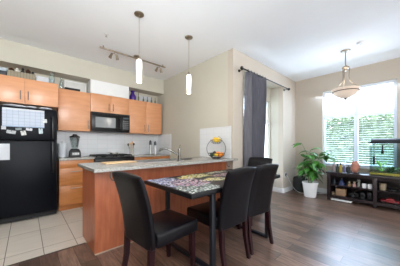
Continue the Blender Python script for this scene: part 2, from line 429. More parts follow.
# ------------------------------------------------------------------ kitchen wall cabinets
def pull(p, x, y, z0, z1, vertical=True, name='handle', L_=None):
    bm = B(); hm = M['chrome'] if vertical else M['steel']
    if vertical:
        cyl(bm, (x, y-0.028, z0), (x, y-0.028, z1), 0.006, seg=10)
        for z in (z0+0.02, z1-0.02): cyl(bm, (x, y, z), (x, y-0.028, z), 0.004, seg=8)
    else:
        cyl(bm, (x, y-0.028, z0), (z1, y-0.028, z0), 0.006, seg=10)
        for xx in (x+0.02, z1-0.02): cyl(bm, (xx, y, z0), (xx, y-0.028, z0), 0.004, seg=8)
    o = obj(name, bm, hm, p); return o
def wall_cabinet(label, x0, x1, yf, yb, z0, z1, ndoor, hz, hside):
    r = thing('wall_cabinet', label, 'cabinet', (x0, yf, z0))
    W, D, Hh = x1-x0, yb-yf, z1-z0
    bxo('body', (0.001, W-0.001, 0.02, D, 0, Hh), M['maple'], r)
    dw = W/ndoor
    for k in range(ndoor):
        d = bxo('door', (k*dw+0.002, (k+1)*dw-0.002, 0, 0.019, 0.002, Hh-0.002), M['maple'], r, bev=0.002)
        if hside: hx = (k*dw + (0.045 if (hside[k] == 'l') else dw-0.045))
        pull(d, hx, 0, hz[0], hz[1])
    return r
wall_cabinet('two-door orange wood cabinet above the black refrigerator', -0.46, 0.42, 4.17, YC, 1.84, 2.25, 2, (0.06, 0.20), 'rl')
wall_cabinet('single-door orange wood cabinet between refrigerator and microwave', 0.445, 0.984, 4.45, YC, 1.46, 2.25, 1, (0.05, 0.22), 'r')
wall_cabinet('short two-door wood cabinet directly above the microwave', 0.986, 1.783, 4.45, YC, 1.875, 2.26, 2, (0.05, 0.20), 'rl')
wall_cabinet('two-door wood cabinet right of the microwave with purple vase on top', 1.785, 2.66, 4.45, YC, 1.46, 2.26, 2, (0.05, 0.22), 'rl')

# microwave
r = thing('microwave', 'black over-the-range microwave below the short cabinet', 'microwave', (0.99, 4.38, 1.465))
bxo('body', (0, 0.79, 0.02, 0.40, 0, 0.405), M['black'], r, bev=0.004)
d = bxo('door', (0.003, 0.60, 0.0, 0.02, 0.035, 0.36), M['black'], r, bev=0.006)
bxo('door_window', (0.07, 0.47, -0.003, 0.0, 0.085, 0.30), M['oven_glass'], d)
bm = B(); cyl(bm, (0.565, -0.035, 0.07), (0.565, -0.035, 0.33), 0.009); cyl(bm, (0.565, 0, 0.09), (0.565, -0.035, 0.09), 0.006); cyl(bm, (0.565, 0, 0.31), (0.565, -0.035, 0.31), 0.006)
obj('handle', bm, M['black'], d)
cp = bxo('control_panel', (0.605, 0.787, 0.0, 0.02, 0.035, 0.36), M['black'], r, bev=0.004)
bxo('display', (0.64, 0.76, -0.002, 0, 0.30, 0.335), col('display_glass', (40, 60, 66), 0.1), cp)
for i in range(5):
    for j in range(3):
        bxo('button', (0.635+j*0.045, 0.668+j*0.045, -0.003, 0, 0.07+i*0.042, 0.095+i*0.042), col('button_grey', (96, 98, 100), 0.4), cp)
bxo('vent_grille', (0.003, 0.787, 0.0, 0.02, 0.365, 0.402), M['black_matte'], r)

# ------------------------------------------------------------------ refrigerator
r = thing('refrigerator', 'black top-freezer refrigerator with calendar on its door', 'refrigerator', (-0.46, 4.02, 0))
W = 0.85
bxo('cabinet', (0, W, 0.065, 0.74, 0.03, 1.765), M['fridge'], r, bev=0.008)
fd = bxo('freezer_door', (0.002, W-0.002, 0, 0.062, 1.255, 1.765), M['fridge'], r, bev=0.012)
ld = bxo('lower_door', (0.002, W-0.002, 0, 0.062, 0.09, 1.245), M['fridge'], r, bev=0.012)
bxo('kick_grille', (0.01, W-0.01, 0.03, 0.06, 0.02, 0.085), M['black_matte'], r)
for p, z0, z1 in ((fd, 1.27, 1.66), (ld, 0.72, 1.235)):
    bm = B(); box(bm, 0.775, 0.80, -0.045, -0.025, z0, z1, bev=0.006); box(bm, 0.775, 0.80, -0.03, 0.0, z0, z0+0.03, bev=0.004); box(bm, 0.775, 0.80, -0.03, 0.0, z1-0.03, z1, bev=0.004)
    obj('handle', bm, M['black'], p)
for x in (0.05, W-0.05):
    for y in (0.12, 0.68):
        bm = B(); cyl(bm, (x, y, 0), (x, y, 0.03), 0.02); obj('foot', bm, M['black'], r)
# papers on the refrigerator
def calendar_mat():
    return brick_mat('calendar_grid', (192, 200, 214), (186, 196, 212), (150, 160, 178), 0.064, 0.05, 0.002, plane='XZ', rough=0.6, bump=0.0)
FY = 4.018
o = bxo('calendar', (-0.24, 0.24, -0.002, 0.0, -0.12, 0.12), calendar_mat()); o.location = (-0.02, FY, 1.59)
tag(o, 'large white planner calendar on the freezer door', 'calendar')
bxo('calendar_header', (-0.24, 0.24, -0.003, -0.002, 0.12, 0.145), M['paper'], o)
bxo('calendar_footer', (-0.24, 0.24, -0.003, -0.002, -0.135, -0.12), col('blue_grey_print', (150, 170, 196), 0.6), o)
notes = [(-0.245, 1.435, .05, .05, 0, (190, 190, 196), 'grey note at the left corner under the calendar'),
         (-0.165, 1.375, .10, .05, .15, (176, 178, 180), 'wide snapshot low on the freezer door, left of two others'),
         (-0.085, 1.425, .07, .035, -.1, (120, 130, 132), 'dark snapshot tucked just under the calendar'),
         (-0.03, 1.365, .06, .07, -.2, (200, 198, 194), 'tilted snapshot lowest on the freezer door'),
         (0.035, 1.425, .075, .04, .1, (205, 205, 210), 'pale snapshot under the calendar middle'),
         (0.175, 1.405, .05, .085, -.05, (186, 200, 204), 'upright pale snapshot under the calendar right corner'),
         (0.225, 1.57, .055, .06, -.05, (210, 212, 212), 'small white note beside the calendar near the handle')]
for i, (x, z, ww, hh, a, c_, lb) in enumerate(notes):
    o = bxo('fridge_note', (-ww/2, ww/2, -0.002, 0.0, -hh/2, hh/2), col('note_%d' % i, c_, 0.6, var=0.35, scale=40))
    o.location = (x, FY-0.004 if i == 6 else FY, z); o.rotation_euler = (0, a, 0)
    tag(o, lb, 'note', 'snapshots and notes on the freezer door')
    if i in (1, 3, 4, 5):
        bm = B(); cyl(bm, (0, -0.002, hh/2-0.01), (0, -0.008, hh/2-0.01), 0.007); obj('magnet', bm, M['black'], o)
o = bxo('paper_sheet', (-0.10, 0.10, -0.002, 0.0, -0.12, 0.12), M['paper']); o.location = (-0.28, FY, 1.08)
tag(o, 'white paper sheet on the lower refrigerator door', 'paper')
# crumpled bags on top of the refrigerator
for i, (x, s, lb) in enumerate([(-0.13, .09, 'wide low white bundle on top of the refrigerator'), (0.06, .05, 'small white bundle on refrigerator top between two others'), (0.24, .06, 'white bundle on refrigerator top nearest the right edge')]):
    bm = B(); ball(bm, (0, 0, 0), 1.0, seg=14)
    for v in bm.verts:
        k = 1+0.12*math.sin(9*v.co.x+i)*math.cos(7*v.co.y)
        v.co = Vector((v.co.x*s*1.5*k, v.co.y*0.06*k, v.co.z*0.018*k+0.018))
        v.co.z = max(0, v.co.z)
    o = obj('white_bundle', bm, M['paper']); o.location = (x, 4.10, 1.766); tag(o, lb, 'bundle', 'white bundles on the refrigerator')

# ------------------------------------------------------------------ base cabinets, range
r = thing('base_cabinet', 'wood drawer base cabinet between refrigerator and black range', 'cabinet', (0.43, 4.15, 0))
bxo('body', (0, 0.55, 0.02, 0.625, 0.10, 0.905), M['basewood'], r)
bxo('toe_kick', (0, 0.55, 0.08, 0.10, 0.0, 0.10), M['basewood'], r)
for (z0, z1, hz) in ((0.765, 0.90, None), (0.455, 0.76, 0.70), (0.105, 0.45, 0.40)):
    d = bxo('drawer', (0.002, 0.548, 0, 0.019, z0, z1), M['basewood'], r, bev=0.002)
    if hz: pull(d, 0.165, 0, hz, 0.385, vertical=False)
r = thing('base_cabinet', 'wood base cabinet in the corner right of the black range', 'cabinet', (1.78, 4.15, 0))
bxo('body', (0, 0.935, 0.02, 0.625, 0.10, 0.905), M['basewood'], r)
bxo('toe_kick', (0, 0.935, 0.08, 0.10, 0.0, 0.10), M['basewood'], r)
for k in range(2):
    dr = bxo('drawer', (k*0.4675+0.002, (k+1)*0.4675-0.002, 0, 0.019, 0.765, 0.90), M['basewood'], r, bev=0.002)
    pull(dr, k*0.4675+0.15, 0, 0.84, k*0.4675+0.32, vertical=False)
    dd = bxo('door', (k*0.4675+0.002, (k+1)*0.4675-0.002, 0, 0.019, 0.105, 0.76), M['basewood'], r, bev=0.002)
    pull(dd, 0.42 if k == 0 else 0.515, 0, 0.55, 0.72)
o = bxo('countertop', (0.425, 0.985, 4.12, 4.77, 0.906, 0.94), M['granite'], bev=0.003); tag(o, 'pale speckled stone countertop under the blender, left of the range', 'countertop')
o = bxo('countertop', (1.775, 2.708, 4.12, 4.77, 0.906, 0.94), M['granite'], bev=0.003); tag(o, 'pale speckled stone countertop in the corner, right of the range', 'countertop')

r = thing('range', 'black kitchen range with cast grates under the microwave', 'stove', (0.99, 4.10, 0))
bxo('body', (0, 0.78, 0.03, 0.67, 0.03, 0.90), M['black'], r)
od = bxo('oven_door', (0.01, 0.77, 0, 0.03, 0.22, 0.78), M['black'], r, bev=0.005)
bxo('oven_window', (0.15, 0.63, -0.003, 0, 0.35, 0.62), col('oven_window_glass', (40, 40, 44), 0.1), od)
bm = B(); cyl(bm, (0.06, -0.04, 0.73), (0.72, -0.04, 0.73), 0.011); cyl(bm, (0.08, 0, 0.73), (0.08, -0.04, 0.73), 0.008); cyl(bm, (0.70, 0, 0.73), (0.70, -0.04, 0.73), 0.008)
obj('handle', bm, M['steel'], od)
bxo('storage_drawer', (0.01, 0.77, 0, 0.03, 0.05, 0.21), M['black'], r, bev=0.005)
kp = bxo('control_panel', (0.0, 0.78, 0, 0.03, 0.79, 0.90), M['black'], r, bev=0.005)
for k in range(5):
    bm = B(); cyl(bm, (0.1+k*0.145, 0, 0.845), (0.1+k*0.145, -0.025, 0.845), 0.02, 0.017); obj('knob', bm, M['black_matte'], kp)
ct = bxo('cooktop', (0, 0.78, 0, 0.66, 0.90, 0.935), M['black'], r, bev=0.006)
for (cx, cy) in ((0.2, 0.18), (0.58, 0.18), (0.2, 0.48), (0.58, 0.48)):
    bm = B(); cyl(bm, (cx, cy, 0.935), (cx, cy, 0.95), 0.045); obj('burner', bm, M['black_matte'], ct)
for cx in (0.2, 0.58):
    bm = B()
    for dx in (-0.16, 0.16): box(bm, cx+dx-0.006, cx+dx+0.006, 0.06, 0.61, 0.955, 0.975)
    for y in (0.06, 0.18, 0.33, 0.48, 0.60): box(bm, cx-0.16, cx+0.16, y-0.006, y+0.006, 0.955, 0.975)
    for dx in (-0.16, 0.16):
        for y in (0.065, 0.60): box(bm, cx+dx-0.008, cx+dx+0.008, y-0.008, y+0.008, 0.935, 0.96)
    obj('grate', bm, M['black_matte'], r, smooth=False)
# pan on the range
r = thing('saucepan', 'shallow steel pan on the range grate', 'pan', (1.40, 4.28, 0.976))
bm = B(); lathe(bm, [(0, 0), (0.08, 0), (0.09, 0.01), (0.092, 0.045), (0.088, 0.045), (0.084, 0.006), (0, 0.006)]); obj('bowl', bm, M['steel'], r)
bm = B(); cyl(bm, (-0.06, -0.06, 0.04), (-0.16, -0.10, 0.05), 0.008); obj('handle', bm, M['steel'], r)

# ------------------------------------------------------------------ counter things
r = thing('blender', 'countertop blender with clear jar beside the refrigerator', 'blender', (0.71, 4.45, 0.9405))
bm = B(); lathe(bm, [(0, 0), (0.13, 0), (0.13, 0.02), (0.122, 0.11), (0.085, 0.165), (0.055, 0.17), (0, 0.17)], seg=4)
bmesh.ops.rotate(bm, verts=bm.verts, cent=(0, 0, 0), matrix=Matrix.Rotation(PI/4, 3, 'Z'))
bmesh.ops.bevel(bm, geom=[e for e in bm.edges], offset=0.006, segments=2, affect='EDGES')
mb = obj('motor_base', bm, M['black'], r)
bm = B(); cyl(bm, (0, -0.092, 0.07), (0, -0.108, 0.07), 0.022); obj('dial', bm, M['steel'], mb)
for s in (-1, 1):
    bm = B(); cyl(bm, (0.042*s, -0.092, 0.07), (0.042*s, -0.102, 0.07), 0.009); obj('switch', bm, M['white'], mb)
bm = B(); box(bm, -0.06, 0.06, -0.096, -0.088, 0.045, 0.095); obj('face_plate', bm, col('silver_grey', (150, 150, 152), 0.4), mb)
bm = B(); lathe(bm, [(0.05, 0.172), (0.055, 0.19), (0.088, 0.39), (0.084, 0.39), (0.05, 0.195), (0, 0.19)], seg=20); obj('jar', bm, M['clear'], r)
bm = B(); tube(bm, [(0.04, 0.06, 0.22), (0.07, 0.11, 0.24), (0.075, 0.12, 0.36), (0.05, 0.075, 0.38)], 0.01); obj('handle', bm, M['black'], r)
bm = B(); lathe(bm, [(0, 0.385), (0.088, 0.385), (0.088, 0.405), (0.04, 0.43), (0.035, 0.45), (0, 0.45)]); obj('lid', bm, M['black'], r)

r = thing('paper_towel_roll', 'white paper towel roll standing between refrigerator and blender', 'paper towel', (0.515, 4.50, 0.94))
bm = B(); lathe(bm, [(0, 0), (0.075, 0), (0.075, 0.01), (0, 0.01)]); obj('holder_base', bm, M['steel'], r)
bm = B(); lathe(bm, [(0.02, 0.011), (0.072, 0.011), (0.072, 0.27), (0.02, 0.27), (0.02, 0.011)]); obj('roll', bm, M['paper'], r)
bm = B(); cyl(bm, (0, 0, 0.01), (0, 0, 0.30), 0.008); ball(bm, (0, 0, 0.305), 0.012); obj('holder_rod', bm, M['steel'], r)

r = thing('utensil_crock', 'pale crock of cooking utensils on the counter beside the range', 'utensil holder', (1.87, 4.5, 0.94))
bm = B(); lathe(bm, [(0, 0), (0.048, 0), (0.052, 0.02), (0.052, 0.16), (0.047, 0.16), (0.046, 0.02), (0, 0.02)]); obj('crock', bm, col('crock_glaze', (190, 186, 180), 0.3), r)
for i, (dx, dy, hh, mm) in enumerate([(-.03, 0, .30, 'board'), (.02, .02, .32, 'basewood'), (.035, -.01, .29, 'black'), (-.01, -.03, .31, 'board'), (-.05, .02, .28, 'black')]):
    bm = B(); cyl(bm, (dx*0.3, dy*0.3, 0.03), (dx*1.3, dy*1.3, hh-0.05), 0.005, seg=8); ball(bm, (dx*1.4, dy*1.4, hh-0.03), 0.03, (0.8, 0.25, 1.1), seg=10); obj('utensil', bm, M[mm], r)

def mill(loc, label, h):
    r = thing('pepper_mill', label, 'mill', loc, 0, 'mills in the kitchen corner')
    bm = B(); lathe(bm, [(0, 0), (0.032, 0), (0.032, 0.02), (0.027, 0.06), (0.027, h*0.68), (0, h*0.68)], seg=20); obj('body', bm, M['steel'], r)
    bm = B(); lathe(bm, [(0, h*0.68), (0.03, h*0.68), (0.032, h*0.78), (0.028, h*0.93), (0.012, h), (0, h)], seg=20); obj('cap', bm, col('dark_cap', (50, 54, 58), 0.35), r)
mill((2.36, 4.5, 0.94), 'tall steel mill with dark cap, left of the pair in the corner', 0.36)
mill((2.50, 4.5, 0.94), 'tall steel mill with dark cap, right of the pair in the corner', 0.34)

# ------------------------------------------------------------------ things over the cabinets
r = thing('wooden_crate', 'grey slatted wooden crate on top of the refrigerator cabinet', 'crate', (-0.05, 4.40, 2.251))
bm = B(); box(bm, -0.17, 0.17, -0.10, 0.10, 0, 0.012)
obj('bottom', bm, M['crate'], r, smooth=False)
for (a, b, c_, d_) in ((-0.17, 0.17, -0.10, -0.09), (-0.17, 0.17, 0.09, 0.10), (-0.17, -0.16, -0.09, 0.09), (0.16, 0.17, -0.09, 0.09)):
    bm = B()
    if b-a > 0.1:
        n = 9
        for k in range(n): box(bm, a+k*(b-a)/n+0.002, a+(k+1)*(b-a)/n-0.002, c_, d_, 0.012, 0.125)
    else: box(bm, a, b, c_, d_, 0.012, 0.125)
    obj('side', bm, M['crate'], r, smooth=False)
decor = [(-0.15, 0.07, 'cone'), (-0.07, 0.085, 'fig'), (0.01, 0.10, 'dark'), (0.09, 0.10, 'cone2'), (0.16, 0.07, 'dark')]
dl = ['leftmost brown pine cone above the grey crate', 'small white and dark figurine among the pine cones over the crate', 'dark upright ornament beside the white figurine over the crate', 'largest brown pine cone above the grey crate', 'small dark ornament at the right end of the crate']
bm = B(); box(bm, -0.158, 0.158, -0.088, 0.088, 0.013, 0.118); obj('filling', bm, col('straw', (120, 100, 74), 0.9, var=0.3, scale=40), r, smooth=False)
for (x, hh, kd), lb in zip(decor, dl):
    bm = B()
    if 'cone' in kd:
        for k in range(7):
            z = hh*k/7; rr = 0.04*math.sin(PI*(k+1.2)/8.5)
            lathe(bm, [(0, z+0.012), (rr*0.5, z+0.008), (rr, z+0.004), (rr*0.8, z), (0, z)], seg=9)
        o = obj('pine_cone', bm, col('cone_brown', (104, 72, 54), 0.8, var=0.3, scale=40)); cat = 'pine cone'
    else:
        lathe(bm, [(0, 0), (0.028, 0), (0.032, 0.02), (0.02, hh*0.55), (0.012, hh*0.62), (0.02, hh*0.75), (0.012, hh*0.95), (0, hh)], seg=14)
        o = obj('figurine', bm, col('figurine_white', (216, 210, 204), 0.5) if kd == 'fig' else col('figurine_dark', (44, 36, 36), 0.6)); cat = 'ornament'
    o.location = (x*0.85-0.05, 4.385, 2.371); tag(o, lb, cat, 'ornaments in the crate')
r = thing('storage_tin', 'dark and pale striped tin at the left end of the refrigerator cabinet', 'tin', (-0.31, 4.38, 2.251))
bxo('tin_body', (-0.08, 0.08, -0.06, 0.06, 0, 0.10), col('tin_dark', (58, 62, 66), 0.5), r, bev=0.01)
bxo('tin_lid', (-0.083, 0.083, -0.063, 0.063, 0.10, 0.15), col('tin_pale', (170, 186, 196), 0.4), r, bev=0.01)
r = thing('storage_box', 'low white box on the refrigerator cabinet, right of the crate', 'box', (0.25, 4.42, 2.251))
bxo('carton', (-0.12, 0.12, -0.10, 0.10, 0, 0.09), M['paper'], r, bev=0.003); bxo('lid', (-0.124, 0.124, -0.104, 0.104, 0.09, 0.12), M['paper'], r, bev=0.003)
def vase(loc, label, h, w_, m_, name='glass_vase', cat='vase', group=None, neck=0.5):
    bm = B(); lathe(bm, [(0, 0), (w_*0.7, 0), (w_, h*0.15), (w_, h*0.45), (w_*neck, h*0.7), (w_*neck*0.9, h*0.88), (w_*neck*1.35, h), (w_*neck*1.2, h), (w_*neck*0.75, h*0.86), (w_*neck*0.8, h*0.7), (w_*0.85, h*0.43), (w_*0.85, h*0.15), (0, h*0.05)], seg=20)
    o = obj(name, bm, m_); o.location = loc; tag(o, label, cat, group); return o
vase((0.335, 4.24, 2.251), 'wide clear glass vase at the right end of the refrigerator cabinet', 0.20, 0.045, M['clear'], group='clear glassware above the cabinets', neck=0.9)
vase((0.50, 4.52, 2.251), 'narrow clear glass bottle at the left end of the tall cabinet', 0.22, 0.035, M['clear'], group='clear glassware above the cabinets')
r = thing('picture_frame', 'white framed pale picture leaning above the single-door cabinet', 'picture', (0.76, 4.66, 2.251))
r.rotation_euler = (-0.12, 0, 0)
bm = B(); box(bm, -0.19, 0.19, 0, 0.02, 0, 0.02); box(bm, -0.19, 0.19, 0, 0.02, 0.22, 0.24); box(bm, -0.19, -0.17, 0, 0.02, 0.02, 0.22); box(bm, 0.17, 0.19, 0, 0.02, 0.02, 0.22); obj('frame', bm, M['white'], r, smooth=False)
bxo('picture', (-0.17, 0.17, 0.008, 0.015, 0.02, 0.22), col('pale_print', (216, 214, 210), 0.6, var=0.05), r)
r = thing('serving_tray', 'small dark tray on the single-door cabinet before the picture', 'tray', (0.68, 4.53, 2.251))
bxo('base', (-0.12, 0.12, -0.05, 0.05, 0, 0.012), M['black'], r)
bm = B(); box(bm, -0.12, 0.12, -0.055, -0.045, 0.0, 0.045); box(bm, -0.12, 0.12, 0.045, 0.055, 0, 0.045); box(bm, -0.125, -0.115, -0.055, 0.055, 0, 0.045); box(bm, 0.115, 0.125, -0.055, 0.055, 0, 0.045); obj('rim', bm, M['black'], r, smooth=False)
vase((1.93, 4.58, 2.261), 'purple vase on top of the right wall cabinet', 0.235, 0.075, col('purple_glaze', (70, 40, 130), 0.25), neck=0.55, name='purple_vase')
o = bxo('white_board', (-0.20, 0.20, 0, 0.015, 0, 0.20), M['paper']); o.location = (2.28, 4.69, 2.261); o.rotation_euler = (-0.1, 0, 0); tag(o, 'plain white board leaning behind the bottles above the right cabinet', 'board')
for x, h, lb in ((2.07, .21, 'tallest thin bottle, right next to the purple vase'), (2.20, .13, 'short bottle before the left part of the white board'), (2.31, .14, 'short bottle before the middle of the white board'), (2.42, .15, 'short bottle before the right part of the white board'), (2.53, .15, 'rightmost thin bottle above the right cabinet')):
    bm = B(); lathe(bm, [(0, 0), (0.018, 0), (0.02, h*0.5), (0.008, h*0.68), (0.008, h), (0, h)], seg=12)
    o = obj('small_bottle', bm, col('bottle_olive', (120, 122, 96), 0.25)); o.location = (x, 4.56, 2.261); tag(o, lb, 'bottle', 'bottles above the right wall cabinet')
    bm = B(); cyl(bm, (0, 0, h), (0, 0, h+0.012), 0.009); obj('stopper', bm, M['nickel'], o)

# ------------------------------------------------------------------ island
r = thing('kitchen_island', 'wood-panelled kitchen island with seating overhang', 'island', (0.545, 2.28, 0))
IW = XS-0.545-0.002
bxo('front_panel', (0.02, IW, 0, 0.02, 0.0, 0.905), M['cherry'], r)
bxo('end_panel', (0, 0.02, 0, 0.60, 0.0, 0.905), M['cherry'], r)
bm = B(); box(bm, 0.021, 0.62, 0.021, 0.58, 0.1, 0.905); box(bm, 1.36, IW, 0.021, 0.58, 0.1, 0.905); box(bm, 0.62, 1.36, 0.021, 0.58, 0.1, 0.70); obj('body', bm, M['cherry'], r, smooth=False)
bxo('base_strip', (0.0, IW, -0.008, 0, 0, 0.010), col('caulk_beige', (176, 158, 140), 0.6), r)
bxo('toe_kick', (0.021, IW, 0.50, 0.52, 0, 0.1), M['dark_toe'], r)
for k in range(4):
    a = 0.03+k*0.53
    dd = bxo('door', (a, a+0.525, 0.582, 0.60, 0.105, 0.895), M['cherry'], r, bev=0.002)
    pull(dd, a+0.48, 0.655, 0.6, 0.8)
for x in (0.125, 2.07):
    bm = B(); tube(bm, [(x, -0.10, 0.90), (x, -0.10, 0.85), (x+0.004, -0.10, 0.825), (x+0.02, -0.105, 0.80), (x+0.04, -0.11, 0.795), (x+0.055, -0.115, 0.81)], 0.006); box(bm, x-0.015, x+0.015, -0.12, -0.08, 0.898, 0.905)
    obj('hook', bm, M['chrome'], r)
# worktop (with a hole for the sink)
SKX0, SKX1, SKY0, SKY1 = 1.20, 1.88, 2.44, 2.84
bm = B()
z0, z1 = 0.906, 0.94
box(bm, 0.495, SKX0, 2.09, 2.93, z0, z1); box(bm, SKX1, XS-0.010, 2.09, 2.93, z0, z1)
box(bm, SKX0, SKX1, 2.09, SKY0, z0, z1); box(bm, SKX0, SKX1, SKY1, 2.93, z0, z1)
box(bm, XS-0.010, XS+0.07, 2.075, YW-0.002, z0, z1)
o = obj('island_countertop', bm, M['granite'], smooth=False); tag(o, 'long pale speckled stone countertop of the kitchen island', 'countertop')
r = thing('sink', 'steel sink set into the island countertop', 'sink', (1.54, 2.64, 0.94))
bm = B()
x0, x1, y0, y1 = -0.335, 0.335, -0.195, 0.195
box(bm, x0, x1, y0, y0+0.008, -0.18, 0.003); box(bm, x0, x1, y1-0.008, y1, -0.18, 0.003); box(bm, x0, x0+0.008, y0, y1, -0.18, 0.003); box(bm, x1-0.008, x1, y0, y1, -0.18, 0.003); box(bm, x0, x1, y0, y1, -0.19, -0.18)
obj('basin', bm, M['steel'], r, smooth=False)
bm = B(); cyl(bm, (0, 0, -0.18), (0, 0, -0.175), 0.04); obj('drain', bm, M['nickel'], r)
r = thing('faucet', 'chrome gooseneck-style faucet behind the island sink', 'faucet', (1.72, 2.37, 0.94))
bm = B(); cyl(bm, (0, 0, 0), (0, 0, 0.012), 0.032); cyl(bm, (0, 0, 0.012), (0, 0, 0.16), 0.021, 0.019); obj('body', bm, M['chrome'], r)
bm = B(); tube(bm, [(0, 0, 0.085), (-0.06, 0.05, 0.13), (-0.13, 0.10, 0.175), (-0.18, 0.14, 0.185), (-0.22, 0.17, 0.175), (-0.235, 0.18, 0.145)], 0.015, seg=10); obj('spout', bm, M['chrome'], r)
bm = B(); cyl(bm, (0, 0, 0.16), (0, 0, 0.185), 0.022, 0.018); cyl(bm, (0, 0, 0.178), (0.012, -0.012, 0.245), 0.008, 0.006); obj('lever', bm, M['chrome'], r)
o = bxo('cutting_board', (-0.20, 0.20, -0.11, 0.11, 0, 0.014), M['board'], bev=0.004); o.location = (0.93, 2.66, 0.941); o.rotation_euler = (0, 0, 0.05); tag(o, 'light wooden cutting board on the island countertop', 'cutting board')
o = bxo('dish_cloth', (-0.10, 0.10, -0.05, 0.05, 0, 0.010), M['black_matte'], bev=0.004); o.location = (1.99, 2.55, 0.941); tag(o, 'dark folded cloth on the island beside the sink', 'cloth')

# fruit basket
FBX, FBY = 2.50, 2.33
r = thing('fruit_basket', 'two-tier round wire fruit basket at the wall end of the island', 'fruit basket', (FBX, FBY, 0.941))
def ring(bm, r_, z, cx=0, cy=0, t=0.0035, n=28): tube(bm, [(cx+r_*math.cos(2*PI*k/n), cy+r_*math.sin(2*PI*k/n), z) for k in range(n)], t, seg=6, closed=True)
def wire_bowl(R_, z0, h):
    bm = B(); ring(bm, R_, z0+h, t=0.0045); ring(bm, R_*0.85, z0+h*0.45); ring(bm, R_*0.45, z0)
    for k in range(12):
        a = 2*PI*k/12
        tube(bm, [(R_*f*math.cos(a), R_*f*math.sin(a), z0+h*g) for f, g in ((0.0, 0.0), (0.45, 0.0), (0.72, 0.2), (0.9, 0.55), (1.0, 1.0))], 0.0022, seg=5)
    return bm
obj('lower_basket', wire_bowl(0.15, 0.02, 0.075), M['black_metal'], r)
obj('upper_basket', wire_bowl(0.105, 0.262, 0.065), M['black_metal'], r)
bm = B()
n = 24
pa = [(math.sin(PI*(0.16+1.68*k/n))*0 + 0.178*math.sin(2*PI*(0.09+0.82*k/n)+PI)*1.0, 0, 0.20-0.205*math.cos(2*PI*(0.09+0.82*k/n)+PI)*-1) for k in range(n+1)]
# an upright hoop carrying both tiers
hoop = []
for k in range(n+1):
    a = -PI/2+0.62 + (2*PI-1.24)*k/n
    hoop.append((0.168*math.cos(a)*0.7408, -0.168*math.cos(a)*0.6717, 0.175+0.172*math.sin(a)))
tube(bm, hoop, 0.0045, seg=6); ring(bm, 0.075, 0.006, t=0.0045)
for s in (-1, 1): tube(bm, [(s*0.0972*0.7408, -s*0.0972*0.6717, 0.04), (s*0.07*0.7408, -s*0.07*0.6717, 0.006)], 0.0045, seg=6)
obj('hoop_stand', bm, M['black_metal'], r)
rt = Vector((0.7408, -0.6717, 0)); fw = Vector((0.6717, 0.7408, 0))
def fruit(name, u, v, z, rr, m_, label, sc=(1, 1, 1), cat=None):
    p = Vector((FBX, FBY, 0.941+z)) + rt*u + fw*v
    bm = B(); ball(bm, (0, 0, 0), rr, sc, seg=16)
    o = obj(name, bm, m_); o.location = p; tag(o, label, cat or name, 'fruit in the basket')
    bm = B(); cyl(bm, (0, 0, rr*sc[2]*0.95), (0, 0, rr*sc[2]+0.004), 0.004, seg=6); obj('stem_end', bm, M['stem'], o)
    return o
fruit('orange', 0.052, -0.06, 0.066, 0.037, M['orange'], 'front orange toward the right of the lower basket tier')
fruit('orange', 0.095, 0.005, 0.076, 0.036, M['orange'], 'orange at the right rim of the lower basket tier')
fruit('lemon', -0.015, -0.085, 0.068, 0.031, M['lemon'], 'yellow lemon at the front middle of the lower tier', (1.2, 1, 1))
fruit('avocado', -0.082, -0.045, 0.068, 0.034, M['avocado'], 'dark green avocado at the left of the lower tier', (1, 1, 1.15))
fruit('avocado', -0.03, 0.03, 0.09, 0.036, col('dark_plum', (44, 40, 52), 0.4), 'darkest avocado behind the lemon in the lower tier', (1, 1, 1.1))
fruit('orange', 0.03, 0.045, 0.088, 0.035, M['orange'], 'rear orange of the lower basket tier')
for i, (u, lb) in enumerate(((-0.045, 'leftmost banana in the upper basket tier'), (-0.008, 'middle banana in the upper basket tier'), (0.03, 'rightmost banana in the upper basket tier'))):
    bm = B(); pts = []
    for k in range(9):
        a = -1.0+2.0*k/8
        pts.append((0.09*math.sin(a)*(1-0.2*i), 0, 0.105-0.09*math.cos(a)*0.9+0.022*i))
    n0 = len(pts); rings = []
    for k, p in enumerate(pts):
        rr = 0.023*max(0.28, math.sin(PI*(k+0.8)/(n0+0.6)))
        rings.append([bm.verts.new((p[0]+rr*math.cos(2*PI*j/8)*0.3*0, p[1]+rr*math.cos(2*PI*j/8), p[2]+rr*math.sin(2*PI*j/8))) for j in range(8)])
    for a_, b_ in zip(rings, rings[1:]):
        for j in range(8): bm.faces.new((a_[j], a_[(j+1) % 8], b_[(j+1) % 8], b_[j]))
    bm.faces.new(rings[0][::-1]); bm.faces.new(rings[-1])
    o = obj('banana', bm, M['banana']); o.location = Vector((FBX, FBY, 0.941+0.280)) + fw*(-0.035+0.035*i)+rt*0.0
    o.rotation_euler = (0, 0, -0.74+0.15*i); tag(o, ['front banana in the upper basket tier', 'middle banana in the upper basket tier', 'rear banana in the upper basket tier'][i], 'banana', 'fruit in the basket')
    bm = B(); cyl(bm, pts[-1], (pts[-1][0]+0.012, 0, pts[-1][2]+0.014), 0.005, 0.004, seg=6); obj('banana_tip', bm, M['soil'], o)

